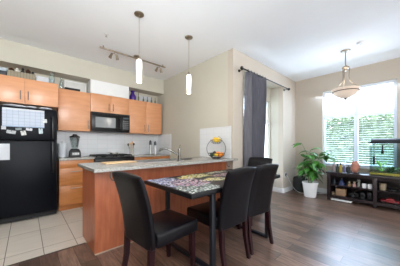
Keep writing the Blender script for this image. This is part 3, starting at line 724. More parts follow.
# ------------------------------------------------------------------ dining table
TX0, TX1, TY0, TY1, TZ = 0.995, 2.56, 1.20, 2.05, 0.78
BLOBS = [
 (0.10, 0.55, 0.22, 0.36, (150, 156, 196), (188, 190, 214)),
 (0.18, 0.16, 0.26, 0.20, (120, 132, 118), (170, 178, 176)),
 (0.32, 0.42, 0.20, 0.20, (206, 150, 162), (160, 150, 176)),
 (0.62, 0.68, 0.26, 0.12, (226, 208, 110), (206, 196, 150)),
 (0.66, 0.36, 0.18, 0.09, (224, 208, 120), (222, 214, 170)),
 (1.02, 0.52, 0.26, 0.07, (196, 150, 156), (150, 120, 130)),
 (1.10, 0.74, 0.20, 0.06, (200, 196, 150), (170, 170, 160))]
r = thing('dining_table', 'long dark dining table with colourful printed top, beside the island', 'table', (TX0, TY0, 0))
TL, TW = TX1-TX0, TY1-TY0
bxo('tabletop', (0, TL, 0, TW, TZ-0.045, TZ-0.002), M['table_black'], r, bev=0.004)
o = bxo('printed_cover', (0.02, TL-0.02, 0.02, TW-0.02, TZ-0.002, TZ), puzzle_mat(), r)
for x in (0.285, TL-0.285):
    bm = B(); t = 0.024
    ya, yb = 0.04, TW-0.05
    for y in (ya, yb): box(bm, x-t, x+t, y-t*0.8, y+t*0.8, 0.0, TZ-0.046, bev=0.003)
    box(bm, x-t, x+t, ya+t*0.8, yb-t*0.8, 0, 0.03, bev=0.003); box(bm, x-t, x+t, ya+t*0.8, yb-t*0.8, TZ-0.08, TZ-0.046, bev=0.003)
    obj('leg_frame', bm, M['black_metal'], r)

# ------------------------------------------------------------------ dining chairs
def chair_leg(sx, front, thick=0.021):
    bm = B()
    if front: path = [(0.175*sx, 0.23, 0.40), (0.178*sx, 0.235, 0.2), (0.18*sx, 0.24, 0.0)]
    else: path = [(0.185*sx, -0.215, 0.42), (0.185*sx, -0.225, 0.22), (0.188*sx, -0.265, 0.0)]
    rings = []
    for i, (x, y, z) in enumerate(path):
        t = thick*(1.0, 0.9, 0.72)[i]
        rings.append([bm.verts.new((x+a*t, y+b*t, z)) for a, b in ((-1, -1), (1, -1), (1, 1), (-1, 1))])
    for a, b in zip(rings, rings[1:]):
        for k in range(4): bm.faces.new((a[k], a[(k+1) % 4], b[(k+1) % 4], b[k]))
    bm.faces.new(rings[0][::-1]); bm.faces.new(rings[-1])
    return bm
def make_chair(label, legmat):
    r = thing('dining_chair', label, 'chair', group='dark leather dining chairs round the table')
    bm = B()
    box(bm, -0.222, 0.222, -0.185, 0.275, 0.375, 0.495, bev=0.028, seg=4)
    for v in bm.verts:
        if v.co.z > 0.45:
            v.co.z += 0.014*max(0, 1-(v.co.x/0.22)**2)*max(0, 1-((v.co.y-0.03)/0.22)**2)
        v.co.x *= 0.96+0.04*(v.co.y+0.2)/0.44
    obj('seat', bm, M['leather'], r)
    # backrest: curved padded panel
    bm = B(); nz, nx = 14, 10
    def yc(z): # centre line of the back, leaning backward and gently S shaped
        t = (z-0.385)/0.585
        return -0.213 - 0.10*t*t - 0.02*t
    grid = {}
    for side in (0, 1):
        for i in range(nz+1):
            for j in range(nx+1):
                u = -1+2*j/nx; z = 0.385+0.585*i/nz
                hw = 0.222 if z > 0.5 else 0.214+0.008*(z-0.385)/0.115
                top = 0.018*(u*u)*(i/nz)**6
                th = 0.034*(1-0.55*max(0, (abs(u)-0.72)/0.28)**2)
                if i > nz-2: th *= (1.0 if i == nz-1 else 0.5)
                y = yc(z)+(th if side else -th)-0.012*(1-u*u)*(i/nz)
                grid[(side, i, j)] = bm.verts.new((u*hw, y, z-top+(0.004 if 0 < i < nz else 0)))
    for i in range(nz):
        for j in range(nx):
            for s in (0, 1):
                bm.faces.new((grid[(s, i, j)], grid[(s, i, j+1)], grid[(s, i+1, j+1)], grid[(s, i+1, j)]))
    for i in range(nz):
        for j in (0, nx): bm.faces.new((grid[(0, i, j)], grid[(1, i, j)], grid[(1, i+1, j)], grid[(0, i+1, j)]))
    for j in range(nx):
        for i in (0, nz): bm.faces.new((grid[(0, i, j)], grid[(1, i, j)], grid[(1, i, j+1)], grid[(0, i, j+1)]))
    b_ = obj('backrest', bm, M['leather'], r)
    md = b_.modifiers.new('soft', 'BEVEL'); md.width = 0.010; md.segments = 3; md.limit_method = 'ANGLE'; md.angle_limit = math.radians(50)
    for sx_ in (-1, 1):
        obj('leg', chair_leg(sx_, True), legmat, r, smooth=False); obj('leg', chair_leg(sx_, False), legmat, r, smooth=False)
    return r
c0 = make_chair('dark leather dining chair at the near end of the table, facing right', M['mahogany'])
c0.location = (0.90, 1.53, 0); c0.rotation_euler = (0, 0, -PI/2+0.10)
for (x, y, rz, lb) in ((1.535, 1.41, 0.0, 'dark leather dining chair on the open side, first behind the front table leg'),
                       (2.02, 1.41, -0.09, 'dark leather dining chair on the open side, nearest the far table end'),
                       (2.67, 1.76, PI/2, 'dark leather dining chair at the far table end, by the curtain')):
    c = copy_tree(c0); c.location = (x, y, 0); c.rotation_euler = (0, 0, rz); c['label'] = lb

# ------------------------------------------------------------------ curtain and rod
r = thing('curtain_rod', 'black curtain rod with ball finials over the recessed window', 'curtain rod', (2.86, 2.03, 2.55))
bm = B(); cyl(bm, (0, 0, 0), (1.90, 0, 0), 0.011, seg=12); obj('rod', bm, M['black'], r)
for x in (-0.02, 1.92):
    bm = B(); ball(bm, (x, 0, 0), 0.032); obj('finial', bm, M['black'], r)
for x in (0.03, 1.87):
    bm = B(); cyl(bm, (x, 0, -0.012), (x, 0.097, -0.012), 0.007); cyl(bm, (x, 0.085, -0.012), (x, 0.099, -0.012), 0.025); obj('bracket', bm, M['black'], r)
r = thing('curtain', 'dark grey full-length curtain bunched at the left of the recess', 'curtain', (3.0, 2.03, 0))
bm = B(); nx, nz = 90, 24; g = []
for i in range(nz+1):
    z = 0.03+2.50*i/nz; row = []
    f = z/2.59
    wd = 0.50+0.16*f
    for j in range(nx+1):
        u = j/nx
        amp = (0.066+0.014*math.sin(5*u+1))*(1.0-0.45*f**8)
        y = -0.005+amp*math.cos(2*PI*7*u + 0.6*math.sin(1.3*z)*(1-f))+0.010*math.sin(2*PI*13*u+2*z)
        row.append(bm.verts.new((0.0+u*wd+0.016*math.sin(2*PI*7*u), y, z)))
    g.append(row)
for i in range(nz):
    for j in range(nx): bm.faces.new((g[i][j], g[i][j+1], g[i+1][j+1], g[i+1][j]))
o = obj('cloth', bm, M['curtain'], r)
md = o.modifiers.new('thick', 'SOLIDIFY'); md.thickness = 0.004
for k in range(7):
    bm = B(); n = 16; x = 0.03+k*0.1
    tube(bm, [(x+0.0, 0.022*math.cos(2*PI*q/n), 2.55+0.022*math.sin(2*PI*q/n)) for q in range(n)], 0.004, seg=6, closed=True); obj('grommet', bm, M['black_metal'], r)

# ------------------------------------------------------------------ ceiling lights
def pendant(loc, label):
    r = thing('pendant_light', label, 'pendant lamp', loc, 0, 'slim pendants over the island')
    bm = B(); lathe(bm, [(0, 0), (0.062, 0), (0.062, -0.010), (0.05, -0.016), (0.008, -0.02), (0.005, -0.032), (0, -0.032)], seg=24); obj('canopy', bm, M['nickel'], r)
    bm = B(); cyl(bm, (0, 0, -0.03), (0, 0, -0.56), 0.0028, seg=8); obj('cord', bm, M['nickel'], r)
    bm = B(); lathe(bm, [(0, -0.555), (0.012, -0.56), (0.02, -0.585), (0.024, -0.61), (0, -0.61)], seg=20); obj('socket_cap', bm, M['nickel'], r)
    bm = B(); lathe(bm, [(0.024, -0.60), (0.035, -0.615), (0.037, -0.68), (0.031, -0.90), (0.0, -0.905)], seg=24); obj('lamp_shade', bm, M['shade_glass'], r)
    l = bpy.data.lights.new('bulb', 'POINT'); l.energy = 5; l.color = (1, 0.93, 0.82); l.shadow_soft_size = 0.06
    lo = bpy.data.objects.new('bulb', l); C.objects.link(lo); lo.parent = r; lo.location = (0, 0, -0.97)
pendant((1.10, 2.405, H), 'slim white glass pendant nearest the camera, over the island cutting board')
pendant((1.925, 2.39, H), 'slim white glass pendant over the island near the side wall')

r = thing('track_light', 'brushed nickel track light bar on the kitchen ceiling', 'track light', (0.93, 3.58, H))
bm = B(); box(bm, 0, 1.30, -0.012, 0.012, -0.055, -0.035, bev=0.003); obj('bar', bm, M['nickel'], r)
bm = B(); lathe(bm, [(0, 0), (0.06, 0), (0.06, -0.02), (0.02, -0.035), (0, -0.035)], c=(0.66, 0, 0)); obj('canopy', bm, M['nickel'], r)
for x in (0.06, 1.24):
    bm = B(); cyl(bm, (x, 0, 0), (x, 0, -0.04), 0.008); obj('standoff', bm, M['nickel'], r)
for x0_ in (0.24, 1.15):
    for s in (-1, 1):
        x = x0_+0.018*s
        bm = B(); cyl(bm, (x0_, 0, -0.055), (x0_, 0, -0.085), 0.006, seg=8); cyl(bm, (x0_, 0, -0.08), (x0_+0.03*s, 0, -0.095), 0.005, seg=8)
        lathe(bm, [(0, 0), (0.012, 0), (0.018, -0.02), (0.024, -0.08), (0.030, -0.095), (0.026, -0.095), (0.02, -0.075), (0, -0.07)], seg=16)
        vs = [v for v in bm.verts if v.co.x < 0.1 and v.co.z > -0.1 and abs(v.co.x) <= 0.031 and abs(v.co.y) <= 0.031]
        mt = Matrix.Translation((x0_+0.035*s, 0, -0.085)) @ Matrix.Rotation(-0.35*s, 4, 'Y') @ Matrix.Rotation(0.2, 4, 'X')
        for v in vs: v.co = mt @ v.co
        h_ = obj('spot_head', bm, M['nickel'], r)
r = thing('sprinkler_head', 'small white sprinkler head on the kitchen ceiling', 'sprinkler', (0.92, 3.18, H))
bm = B(); lathe(bm, [(0, 0), (0.035, 0), (0.03, -0.008), (0, -0.01)], seg=20); obj('escutcheon', bm, M['white'], r)
bm = B(); cyl(bm, (0, 0, -0.01), (0, 0, -0.04), 0.006, seg=8); cyl(bm, (0, 0, -0.04), (0, 0, -0.044), 0.016, seg=12); obj('deflector', bm, M['steel'], r)
r = thing('smoke_detector', 'small white round detector on the dining ceiling', 'smoke detector', (4.15, 0.58, H))
bm = B(); lathe(bm, [(0, 0), (0.05, 0), (0.05, -0.015), (0.04, -0.03), (0, -0.032)], seg=24); obj('housing', bm, M['white'], r)
bm = B(); lathe(bm, [(0, -0.032), (0.012, -0.032), (0.008, -0.04), (0, -0.04)], seg=12); obj('sensor_cap', bm, M['steel'], r)

# chandelier
r = thing('chandelier', 'bowl chandelier with three curved nickel arms over the dining corner', 'chandelier', (4.32, 0.815, H))
bm = B(); lathe(bm, [(0, 0), (0.075, 0), (0.07, -0.018), (0.02, -0.035), (0, -0.035)]); obj('canopy', bm, M['nickel'], r)
bm = B(); cyl(bm, (0, 0, -0.03), (0, 0, -0.29), 0.009); obj('stem', bm, M['nickel'], r)
bm = B(); lathe(bm, [(0, -0.27), (0.02, -0.275), (0.055, -0.30), (0.06, -0.32), (0.03, -0.335), (0.02, -0.37), (0, -0.37)]); obj('hub', bm, M['nickel'], r)
for k in range(3):
    a = 2*PI*k/3+0.5
    pts = []
    for (rr, z) in ((0.045, -0.315), (0.062, -0.34), (0.055, -0.40), (0.05, -0.48), (0.065, -0.55), (0.11, -0.62), (0.165, -0.67), (0.212, -0.70)):
        pts.append((rr*math.cos(a), rr*math.sin(a), z))
    bm = B(); tube(bm, pts, 0.007, seg=8); obj('arm', bm, M['nickel'], r)
bm = B(); lathe(bm, [(0.0, -0.865), (0.06, -0.86), (0.13, -0.825), (0.185, -0.765), (0.218, -0.70), (0.212, -0.70), (0.178, -0.763), (0.125, -0.815), (0.06, -0.845), (0, -0.85)], seg=36); obj('glass_bowl', bm, M['bowl_glass'], r)
bm = B(); tube(bm, [(0.200*math.cos(2*PI*k/36), 0.200*math.sin(2*PI*k/36), -0.748) for k in range(36)], 0.008, seg=6, closed=True); obj('rim', bm, M['bronze'], r)
bm = B(); lathe(bm, [(0, -0.857), (0.03, -0.862), (0.02, -0.88), (0.008, -0.895), (0, -0.905)]); obj('finial', bm, M['nickel'], r)
l = bpy.data.lights.new('bulb', 'POINT'); l.energy = 3; l.color = (1, 0.9, 0.8); l.shadow_soft_size = 0.08
lo = bpy.data.objects.new('bulb', l); C.objects.link(lo); lo.parent = r; lo.location = (0, 0, -0.60)

# ------------------------------------------------------------------ potted plant, speaker, cord, outlet
def leaf(bm, base, az, el, L_, W_, droop):
    d = Vector((math.cos(az)*math.cos(el), math.sin(az)*math.cos(el), math.sin(el)))
    side = Vector((-math.sin(az), math.cos(az), 0)); p = Vector(base); n = 7; rows = []
    prof = [0.06, 0.55, 0.9, 1.0, 0.85, 0.5, 0.22, 0.0]
    for i in range(n+1):
        up = side.cross(d).normalized()
        if i == n: rows.append([bm.verts.new(p)])
        else:
            w_ = W_*prof[i]/2
            rows.append([bm.verts.new(p - side*w_ + up*w_*0.35*-1*-1), bm.verts.new(p), bm.verts.new(p + side*w_ + up*w_*0.35)])
        p = p + d*(L_/n)
        d = (d + Vector((0, 0, -droop/n))).normalized()
    for a, b in zip(rows, rows[1:]):
        if len(b) == 1:
            bm.faces.new((a[0], a[1], b[0])); bm.faces.new((a[1], a[2], b[0]))
        else:
            bm.faces.new((a[0], a[1], b[1], b[0])); bm.faces.new((a[1], a[2], b[2], b[1]))
random.seed(11)
r = thing('potted_plant', 'leafy green plant in a tapered white pot by the window wall', 'plant', (4.83, 1.57, 0))
bm = B(); lathe(bm, [(0, 0), (0.115, 0), (0.12, 0.01), (0.155, 0.30), (0.165, 0.30), (0.165, 0.335), (0.15, 0.335), (0.145, 0.28), (0, 0.28)], seg=32); obj('pot', bm, M['white_gloss'], r)
bm = B(); lathe(bm, [(0, 0.281), (0.143, 0.281), (0.1, 0.298), (0, 0.305)], seg=24); obj('soil', bm, M['soil'], r)
bm = B(); tops = []
for (a, rr, top, bend) in ((0.3, 0.02, 1.05, 0.06), (2.2, 0.03, 0.90, 0.05), (4.9, 0.03, 0.92, 0.16), (5.4, 0.03, 0.74, 0.14)):
    pts = [(rr*math.cos(a)+bend*math.cos(a)*t*t, rr*math.sin(a)+bend*math.sin(a)*t*t, 0.29+(top-0.29)*t) for t in (0, .25, .5, .75, 1)]
    tube(bm, pts, 0.011, seg=7, taper=0.5); tops.append((pts, top))
obj('stems', bm, M['stem'], r)
bm = B()
for pts, top in tops:
    n = 13
    for k in range(n):
        t = 0.35+0.65*k/(n-1)
        i = min(3, int(t*4)); f = t*4-i
        p = Vector(pts[i]).lerp(Vector(pts[i+1]), f)
        az = k*2.4+top*7+random.uniform(-0.3, 0.3)
        el = random.uniform(0.1, 0.7) if k < n-3 else random.uniform(0.6, 1.1)
        leaf(bm, p, az, el, random.uniform(0.26, 0.36), random.uniform(0.12, 0.155), random.uniform(1.8, 3.2))
# long shoots reaching up-left and to the sides
for (az, el, L0, nl) in ((2.35, 1.15, 0.45, 3), (-0.75, 0.35, 0.36, 6), (-0.9, 0.7, 0.30, 4), (2.4, 0.1, 0.15, 3), (0.3, 0.5, 0.25, 3), (-1.3, 0.4, 0.30, 4)):
    p0 = Vector((0.0, 0, 0.80 if el > 0.2 else 0.60)); d = Vector((math.cos(az)*math.cos(el), math.sin(az)*math.cos(el), math.sin(el)))
    p1 = p0+d*L0; tube(bm, [p0, p0.lerp(p1, .5)+Vector((0, 0, .02)), p1], 0.006, seg=6, taper=0.5)
    for q in range(nl): leaf(bm, p1, az+random.uniform(-1.1, 1.1), random.uniform(0, 0.7), random.uniform(0.24, 0.32), 0.12, random.uniform(1.0, 2.4))
obj('foliage', bm, M['leaf'], r)

r = thing('floor_speaker', 'black rounded speaker on the floor behind the plant pot', 'speaker', (5.14, 1.90, 0))
bm = B(); lathe(bm, [(0, 0.02), (0.14, 0.02), (0.165, 0.04), (0.165, 0.33), (0.14, 0.37), (0.11, 0.38), (0, 0.38)], seg=28); obj('housing', bm, M['black_matte'], r)
bm = B(); lathe(bm, [(0.0, 0.381), (0.10, 0.381), (0.10, 0.395), (0.06, 0.41), (0, 0.41)], seg=28); obj('top_cap', bm, M['black'], r)
for k in range(4):
    bm = B(); cyl(bm, (0.1*math.cos(k*PI/2), 0.1*math.sin(k*PI/2), 0), (0.1*math.cos(k*PI/2), 0.1*math.sin(k*PI/2), 0.02), 0.02); obj('foot', bm, M['black'], r)
bm = B(); pts = [(4.80, 2.10, 0.43), (4.80, 2.07, 0.40), (4.80, 2.02, 0.30), (4.83, 1.97, 0.18), (4.88, 1.91, 0.08), (4.95, 1.80, 0.012), (5.10, 1.70, 0.008), (5.25, 1.55, 0.008), (5.33, 1.42, 0.008), (5.39, 1.32, 0.008)]
def smooth_pts(pts, n=5):
    P = [Vector(p) for p in pts]; out = []
    for i in range(len(P)-1):
        a = P[max(0, i-1)]; b = P[i]; c = P[i+1]; d = P[min(len(P)-1, i+2)]
        for k in range(n):
            t = k/n
            out.append(0.5*((2*b)+(-a+c)*t+(2*a-5*b+4*c-d)*t*t+(-a+3*b-3*c+d)*t*t*t))
    out.append(P[-1]); return out
tube(bm, smooth_pts(pts), 0.006, seg=6); o = obj('power_cord', bm, M['white']); tag(o, 'white cord looping from the outlet to the floor behind the pot', 'cord')
r = thing('wall_outlet', 'outlet with grey adapter on the wall right of the recess', 'outlet', (4.80, YW-0.001, 0.43))
bxo('cover_plate', (-0.038, 0.038, -0.006, 0, -0.06, 0.06), M['white'], r, bev=0.002)
bxo('adapter', (-0.028, 0.028, -0.034, -0.006, -0.03, 0.045), col('adapter_grey', (110, 110, 116), 0.5), r, bev=0.004)

# ------------------------------------------------------------------ console under the window
CX0, CX1, CY0, CY1, CZ = 4.85, 5.36, -0.34, 1.243, 0.60
r = thing('console_table', 'long dark wood media console with open shelves below the window', 'console', (CX0, CY0, 0))
Dp, Ln = CX1-CX0, CY1-CY0
bxo('top', (-0.02, Dp, -0.02, Ln+0.02, CZ-0.035, CZ), M['console'], r, bev=0.004)
mid_y = 0.468-CY0
for nm, y in (('post', 0.03), ('post', mid_y), ('post', Ln-0.03)):
    for x in (0.028, Dp-0.028):
        bm = B(); box(bm, x-0.028, x+0.028, y-0.03, y+0.03, 0, CZ-0.035, bev=0.003); obj(nm, bm, M['console'], r)
bxo('end_panel', (0.056, Dp-0.056, Ln-0.045, Ln-0.02, 0.08, CZ-0.035), M['console'], r)
bxo('end_panel', (0.056, Dp-0.056, 0.02, 0.045, 0.08, CZ-0.035), M['console'], r)
bxo('divider', (0.056, Dp-0.056, mid_y-0.012, mid_y+0.012, 0.10, CZ-0.035), M['console'], r)
bxo('back_panel', (Dp-0.07, Dp-0.058, 0.05, Ln-0.05, 0.08, CZ-0.035), M['console'], r)
for (a, b) in ((0.045, mid_y-0.012), (mid_y+0.012, Ln-0.045)):
    bxo('shelf', (0.01, Dp-0.07, a, b, 0.315, 0.335), M['console'], r)
bxo('bottom_shelf', (0.01, Dp-0.07, 0.046, Ln-0.046, 0.09, 0.11), M['console'], r)
bxo('bottom_rail', (0.005, 0.03, 0.06, Ln-0.06, 0.05, 0.09), M['console'], r)
bxo('top_rail', (0.005, 0.03, 0.06, Ln-0.06, CZ-0.075, CZ-0.035), M['console'], r)

ZB, ZM, ZT = 0.111, 0.336, 0.601     # bottom shelf, middle shelf, top
# --- on the console top
def bottle(loc, label, h, rr, c_, cap, group='bottles on the console top'):
    r = thing('spray_bottle' if 'spray' in label else 'bottle', label, 'bottle', loc, 0, group)
    bm = B(); lathe(bm, [(0, 0), (rr, 0), (rr, h*0.62), (rr*0.5, h*0.74), (rr*0.4, h*0.8), (0, h*0.8)], seg=16); obj('body', bm, c_, r)
    bm = B(); lathe(bm, [(0, h*0.8), (rr*0.5, h*0.8), (rr*0.5, h), (0, h)], seg=12); obj('cap', bm, cap, r)
bottle((5.02, 1.15, ZT), 'pale pinkish bottle at the left end of the console top', 0.20, 0.032, col('pale_pink', (156, 140, 142), 0.4), M['white'])
bottle((5.00, 1.085, ZT), 'dark green bottle between pale and yellow ones on the console', 0.17, 0.026, col('dark_green', (35, 48, 38), 0.3), M['black'])
bottle((4.98, 1.025, ZT), 'yellow bottle with black cap on the console top', 0.19, 0.028, col('yellow_label', (156, 136, 40), 0.4), M['black'])
bottle((4.99, 0.965, ZT), 'blue and violet bottle right of the yellow one', 0.17, 0.026, col('violet_blue', (76, 76, 120), 0.4), M['white'])
r = thing('pencil_cup', 'dark ribbed cup between bottles and the pink salt lamp', 'cup', (5.0, 0.895, ZT))
bm = B(); lathe(bm, [(0, 0), (0.034, 0), (0.036, 0.01), (0.038, 0.12), (0.034, 0.12), (0.032, 0.01), (0, 0.01)], seg=20); obj('cup', bm, col('slate', (56, 60, 67), 0.5), r)
for i in range(3):
    bm = B(); cyl(bm, (0.01*math.cos(i*2), 0.01*math.sin(i*2), 0.015), (0.025*math.cos(i*2), 0.025*math.sin(i*2), 0.16), 0.004, seg=6); obj('pen', bm, M['black'], r)
r = thing('salt_lamp', 'pink rock salt lamp on the console top beside the tank', 'salt lamp', (5.0, 0.785, ZT))
bm = B(); lathe(bm, [(0, 0), (0.07, 0), (0.072, 0.02), (0, 0.02)], seg=20); obj('base', bm, M['console'], r)
bm = B(); ball(bm, (0, 0, 0), 1.0, seg=22)
for v in bm.verts:
    c_ = v.co.copy(); k = 1+0.06*math.sin(7*c_.x+3*c_.z)+0.05*math.cos(6*c_.y-4*c_.z)
    wz = 0.5+0.5*c_.z
    v.co = Vector((c_.x*0.068*k*(1.05-0.18*wz**2), c_.y*0.068*k*(1.05-0.18*wz**2), 0.02+max(0, (c_.z*1.08+0.95))*0.110*k))
obj('salt_rock', bm, M['salt'], r)

# --- fish tank
TKX0, TKX1, TKY0, TKY1 = 4.93, 5.28, -0.33, 0.555
r = thing('fish_tank', 'planted glass fish tank with black hood on the console', 'aquarium', (TKX0, TKY0, ZT))
tw, tl, th = TKX1-TKX0, TKY1-TKY0, 0.61
bm = B(); g_ = 0.006
box(bm, 0, g_, 0, tl, 0.012, th); box(bm, tw-g_, tw, 0, tl, 0.012, th); box(bm, g_, tw-g_, 0, g_, 0.012, th); box(bm, g_, tw-g_, tl-g_, tl, 0.012, th)
obj('glass_walls', bm, M['tank_glass'], r, smooth=False)
bxo('base', (-0.003, tw+0.003, -0.003, tl+0.003, 0, 0.012), M['black'], r)
bxo('gravel_bed', (g_+.001, tw-g_-.001, g_+.001, tl-g_-.001, 0.0125, 0.055), M['gravel'], r, bev=0.006)
bxo('water', (g_+.002, tw-g_-.002, g_+.002, tl-g_-.002, 0.056, 0.53), M['water'], r)
bm = B(); box(bm, -0.015, tw+0.015, -0.015, tl+0.015, th, th+0.03, bev=0.005)
vsb = []
prof = [(-0.008, th+0.03), (0.02, th+0.07), (0.08, th+0.095), (tw-0.06, th+0.095), (tw+0.008, th+0.03)]
a = [bm.verts.new((x, -0.008, z)) for x, z in prof]; b = [bm.verts.new((x, tl-0.02, z)) for x, z in prof]
for i in range(5): bm.faces.new((a[i], a[(i+1) % 5], b[(i+1) % 5], b[i]))
bm.faces.new(a[::-1]); bm.faces.new(b)
obj('hood', bm, M['black'], r)
r2 = r
bm = B(); box(bm, 0.05, 0.10, tl-0.075, tl-0.045, 0.20, 0.36, bev=0.005); tube(bm, [(0.07, tl-0.06, 0.36), (0.07, tl-0.06, th-0.01)], 0.005, seg=6); obj('filter', bm, M['black'], r)
bm = B(); cyl(bm, (0.20, tl-0.17, 0.47), (0.20, tl-0.17, 0.57), 0.012, seg=10); box(bm, 0.18, 0.22, tl-0.19, tl-0.15, 0.41, 0.47, bev=0.004); obj('heater', bm, M['black'], r)
random.seed(7)
for i, (y, hh, n, lb, mm) in enumerate(((0.40, 0.20, 12, 'bright green plant in the fish tank, tallest at its left side', col('bright_leaf', (150, 220, 80), 0.4, var=0.2)),
                                       (0.26, 0.10, 16, 'low dark bushy plant in the fish tank right of the bright one', M['leaf']),
                                       (0.10, 0.13, 16, 'dark bushy plant in the fish tank middle', M['leaf']),
                                       (-0.08, 0.16, 14, 'green plant in the right part of the fish tank', M['leaf']))):
    bm = B()
    for k in range(n):
        az = k*2.4; leaf(bm, (0.02*math.cos(az), 0.02*math.sin(az), 0.0+hh*0.7*k/n), az, random.uniform(0.5, 1.2), hh*random.uniform(0.8, 1.1), 0.045, 1.0)
    cyl(bm, (0, 0, -0.0), (0, 0, hh*0.6), 0.004, seg=6)
    o = obj('tank_plant', bm, mm); o.location = (5.10, y, ZT+0.056); tag(o, lb, 'plant', 'plants in the fish tank')
# --- middle shelf, left bay
r = thing('blue_pyramid', 'small dark blue cone ornament on the upper console shelf', 'ornament', (4.96, 1.0, ZM))
bm = B(); lathe(bm, [(0, 0), (0.06, 0), (0.062, 0.012), (0.008, 0.115), (0, 0.12)], seg=20); obj('cone', bm, col('deep_blue', (32, 48, 96), 0.35), r)
bm = B(); ball(bm, (0, 0, 0.125), 0.010); obj('tip', bm, M['steel'], r)
r = thing('glass_jar', 'dark glass jar at the left end of the upper console shelf', 'jar', (4.98, 1.14, ZM))
bm = B(); lathe(bm, [(0, 0), (0.035, 0), (0.037, 0.09), (0.025, 0.10), (0, 0.10)], seg=16); obj('body', bm, col('dark_jar', (38, 48, 56), 0.2), r)
bm = B(); cyl(bm, (0, 0, 0.10), (0, 0, 0.12), 0.028); obj('lid', bm, M['black'], r)
def figurine(loc, label, c_, c2, h=0.12):
    r = thing('figurine', label, 'figurine', loc, 0, 'figurines on the console shelf')
    bm = B(); lathe(bm, [(0, 0), (0.03, 0), (0.034, 0.02), (0.024, h*0.5), (0.012, h*0.62), (0, h*0.62)], seg=14); obj('body', bm, c_, r)
    bm = B(); ball(bm, (0, 0, h*0.78), h*0.18); obj('head', bm, c2, r)
figurine((4.93, 0.865, ZM), 'brown and cream figurine left of the pink one', col('fig_tan', (120, 96, 64), 0.5), col('fig_cream', (168, 156, 128), 0.5), 0.10)
figurine((4.93, 0.785, ZM), 'pale pink figurine in the middle of the upper console shelf', col('fig_pink', (172, 128, 120), 0.5), col('fig_cream', (168, 156, 128), 0.5), 0.11)
figurine((4.97, 0.72, ZM), 'grey-white tall figurine right of the pink one', col('fig_grey', (136, 136, 128), 0.5), col('fig_grey', (136, 136, 128), 0.5), 0.16)
def mug(loc, label):
    r = thing('mug', label, 'mug', loc, 0, 'white mugs on the console shelf')
    bm = B(); lathe(bm, [(0, 0), (0.03, 0), (0.034, 0.01), (0.036, 0.085), (0.032, 0.085), (0.03, 0.012), (0, 0.012)], seg=20); obj('cup', bm, M['white_gloss'], r)
    bm = B(); tube(bm, [(-0.034, 0, 0.068), (-0.055, 0, 0.06), (-0.055, 0, 0.03), (-0.034, 0, 0.02)], 0.005, seg=6); obj('handle', bm, M['white_gloss'], r)
mug((4.92, 0.63, ZM), 'white mug on the upper console shelf, nearer the figurines')
mug((4.92, 0.545, ZM), 'white mug on the upper console shelf, against the centre post')
# --- middle shelf, right bay
r = thing('beige_canister', 'beige canister on the upper console shelf right of the centre post', 'canister', (4.97, 0.37, ZM))
bm = B(); lathe(bm, [(0, 0), (0.048, 0), (0.05, 0.11), (0, 0.11)], seg=20); obj('body', bm, col('beige_can', (148, 132, 108), 0.5), r)
bm = B(); cyl(bm, (0, 0, 0.11), (0, 0, 0.125), 0.052); obj('lid', bm, col('beige_lid', (128, 112, 89), 0.5), r)
r = thing('game_controller', 'dark handheld controller on the right upper console shelf', 'controller', (4.95, 0.22, ZM))
bm = B(); box(bm, -0.03, 0.03, -0.06, 0.06, 0, 0.03, bev=0.012); ball(bm, (-0.02, -0.06, 0.02), 0.025, (1.3, 0.8, 0.8)); ball(bm, (-0.02, 0.06, 0.02), 0.025, (1.3, 0.8, 0.8)); obj('shell', bm, M['black'], r)
for s in (-1, 1):
    bm = B(); cyl(bm, (0, 0.03*s, 0.03), (0, 0.03*s, 0.042), 0.01); obj('thumbstick', bm, M['black_matte'], r)
r = thing('brown_bowl', 'brownish grey bowl on the upper console shelf below the tank', 'bowl', (4.95, 0.06, ZM))
bm = B(); lathe(bm, [(0, 0), (0.035, 0), (0.075, 0.06), (0.078, 0.075), (0.07, 0.072), (0.03, 0.01), (0, 0.008)], seg=24); obj('bowl', bm, col('bowl_brown', (89, 73, 67), 0.4), r)
bm = B(); lathe(bm, [(0, -0.0), (0.036, 0), (0.034, 0.006), (0, 0.006)], seg=24); obj('foot', bm, col('bowl_brown', (89, 73, 67), 0.4), r)
# --- bottom shelf, left bay
r = thing('wooden_box', 'light wooden box standing on the lower console shelf', 'box', (4.90, 1.01, ZB))
bxo('box_body', (0, 0.10, -0.085, 0.085, 0, 0.145), col('pale_wood', (142, 112, 83), 0.6, var=0.1, scale=6), r, bev=0.004)
bxo('box_front', (-0.004, 0, -0.07, 0.07, 0.015, 0.12), col('pale_wood_front', (152, 121, 94), 0.6), r)
bm = B(); cyl(bm, (-0.004, 0, 0.085), (-0.012, 0, 0.085), 0.008); obj('clasp', bm, M['nickel'], r)
r = thing('round_tin', 'small beige tin at the left end of the lower console shelf', 'tin', (4.93, 1.145, ZB))
bm = B(); lathe(bm, [(0, 0), (0.03, 0), (0.03, 0.055), (0, 0.055)], seg=18); obj('body', bm, col('tin_beige', (120, 104, 86), 0.5), r)
bm = B(); cyl(bm, (0, 0, 0.055), (0, 0, 0.066), 0.032); obj('lid', bm, col('tin_beige2', (96, 80, 67), 0.5), r)
r = thing('camera', 'black camera with a round lens on the lower console shelf', 'camera', (4.94, 0.80, ZB))
bxo('body', (0, 0.05, -0.075, 0.075, 0, 0.09), M['black'], r, bev=0.01)
bm = B(); cyl(bm, (0, 0, 0.045), (-0.05, 0, 0.045), 0.034, 0.03, seg=20); obj('lens_barrel', bm, M['black_matte'], r)
bxo('viewfinder', (0.01, 0.045, -0.02, 0.02, 0.09, 0.115), M['black'], r, bev=0.004)
r = thing('video_camera', 'grey and black camcorder beside the camera on the lower shelf', 'camcorder', (4.95, 0.66, ZB))
bxo('body', (0, 0.14, -0.035, 0.035, 0.0, 0.11), col('cam_grey', (59, 60, 67), 0.4), r, bev=0.012)
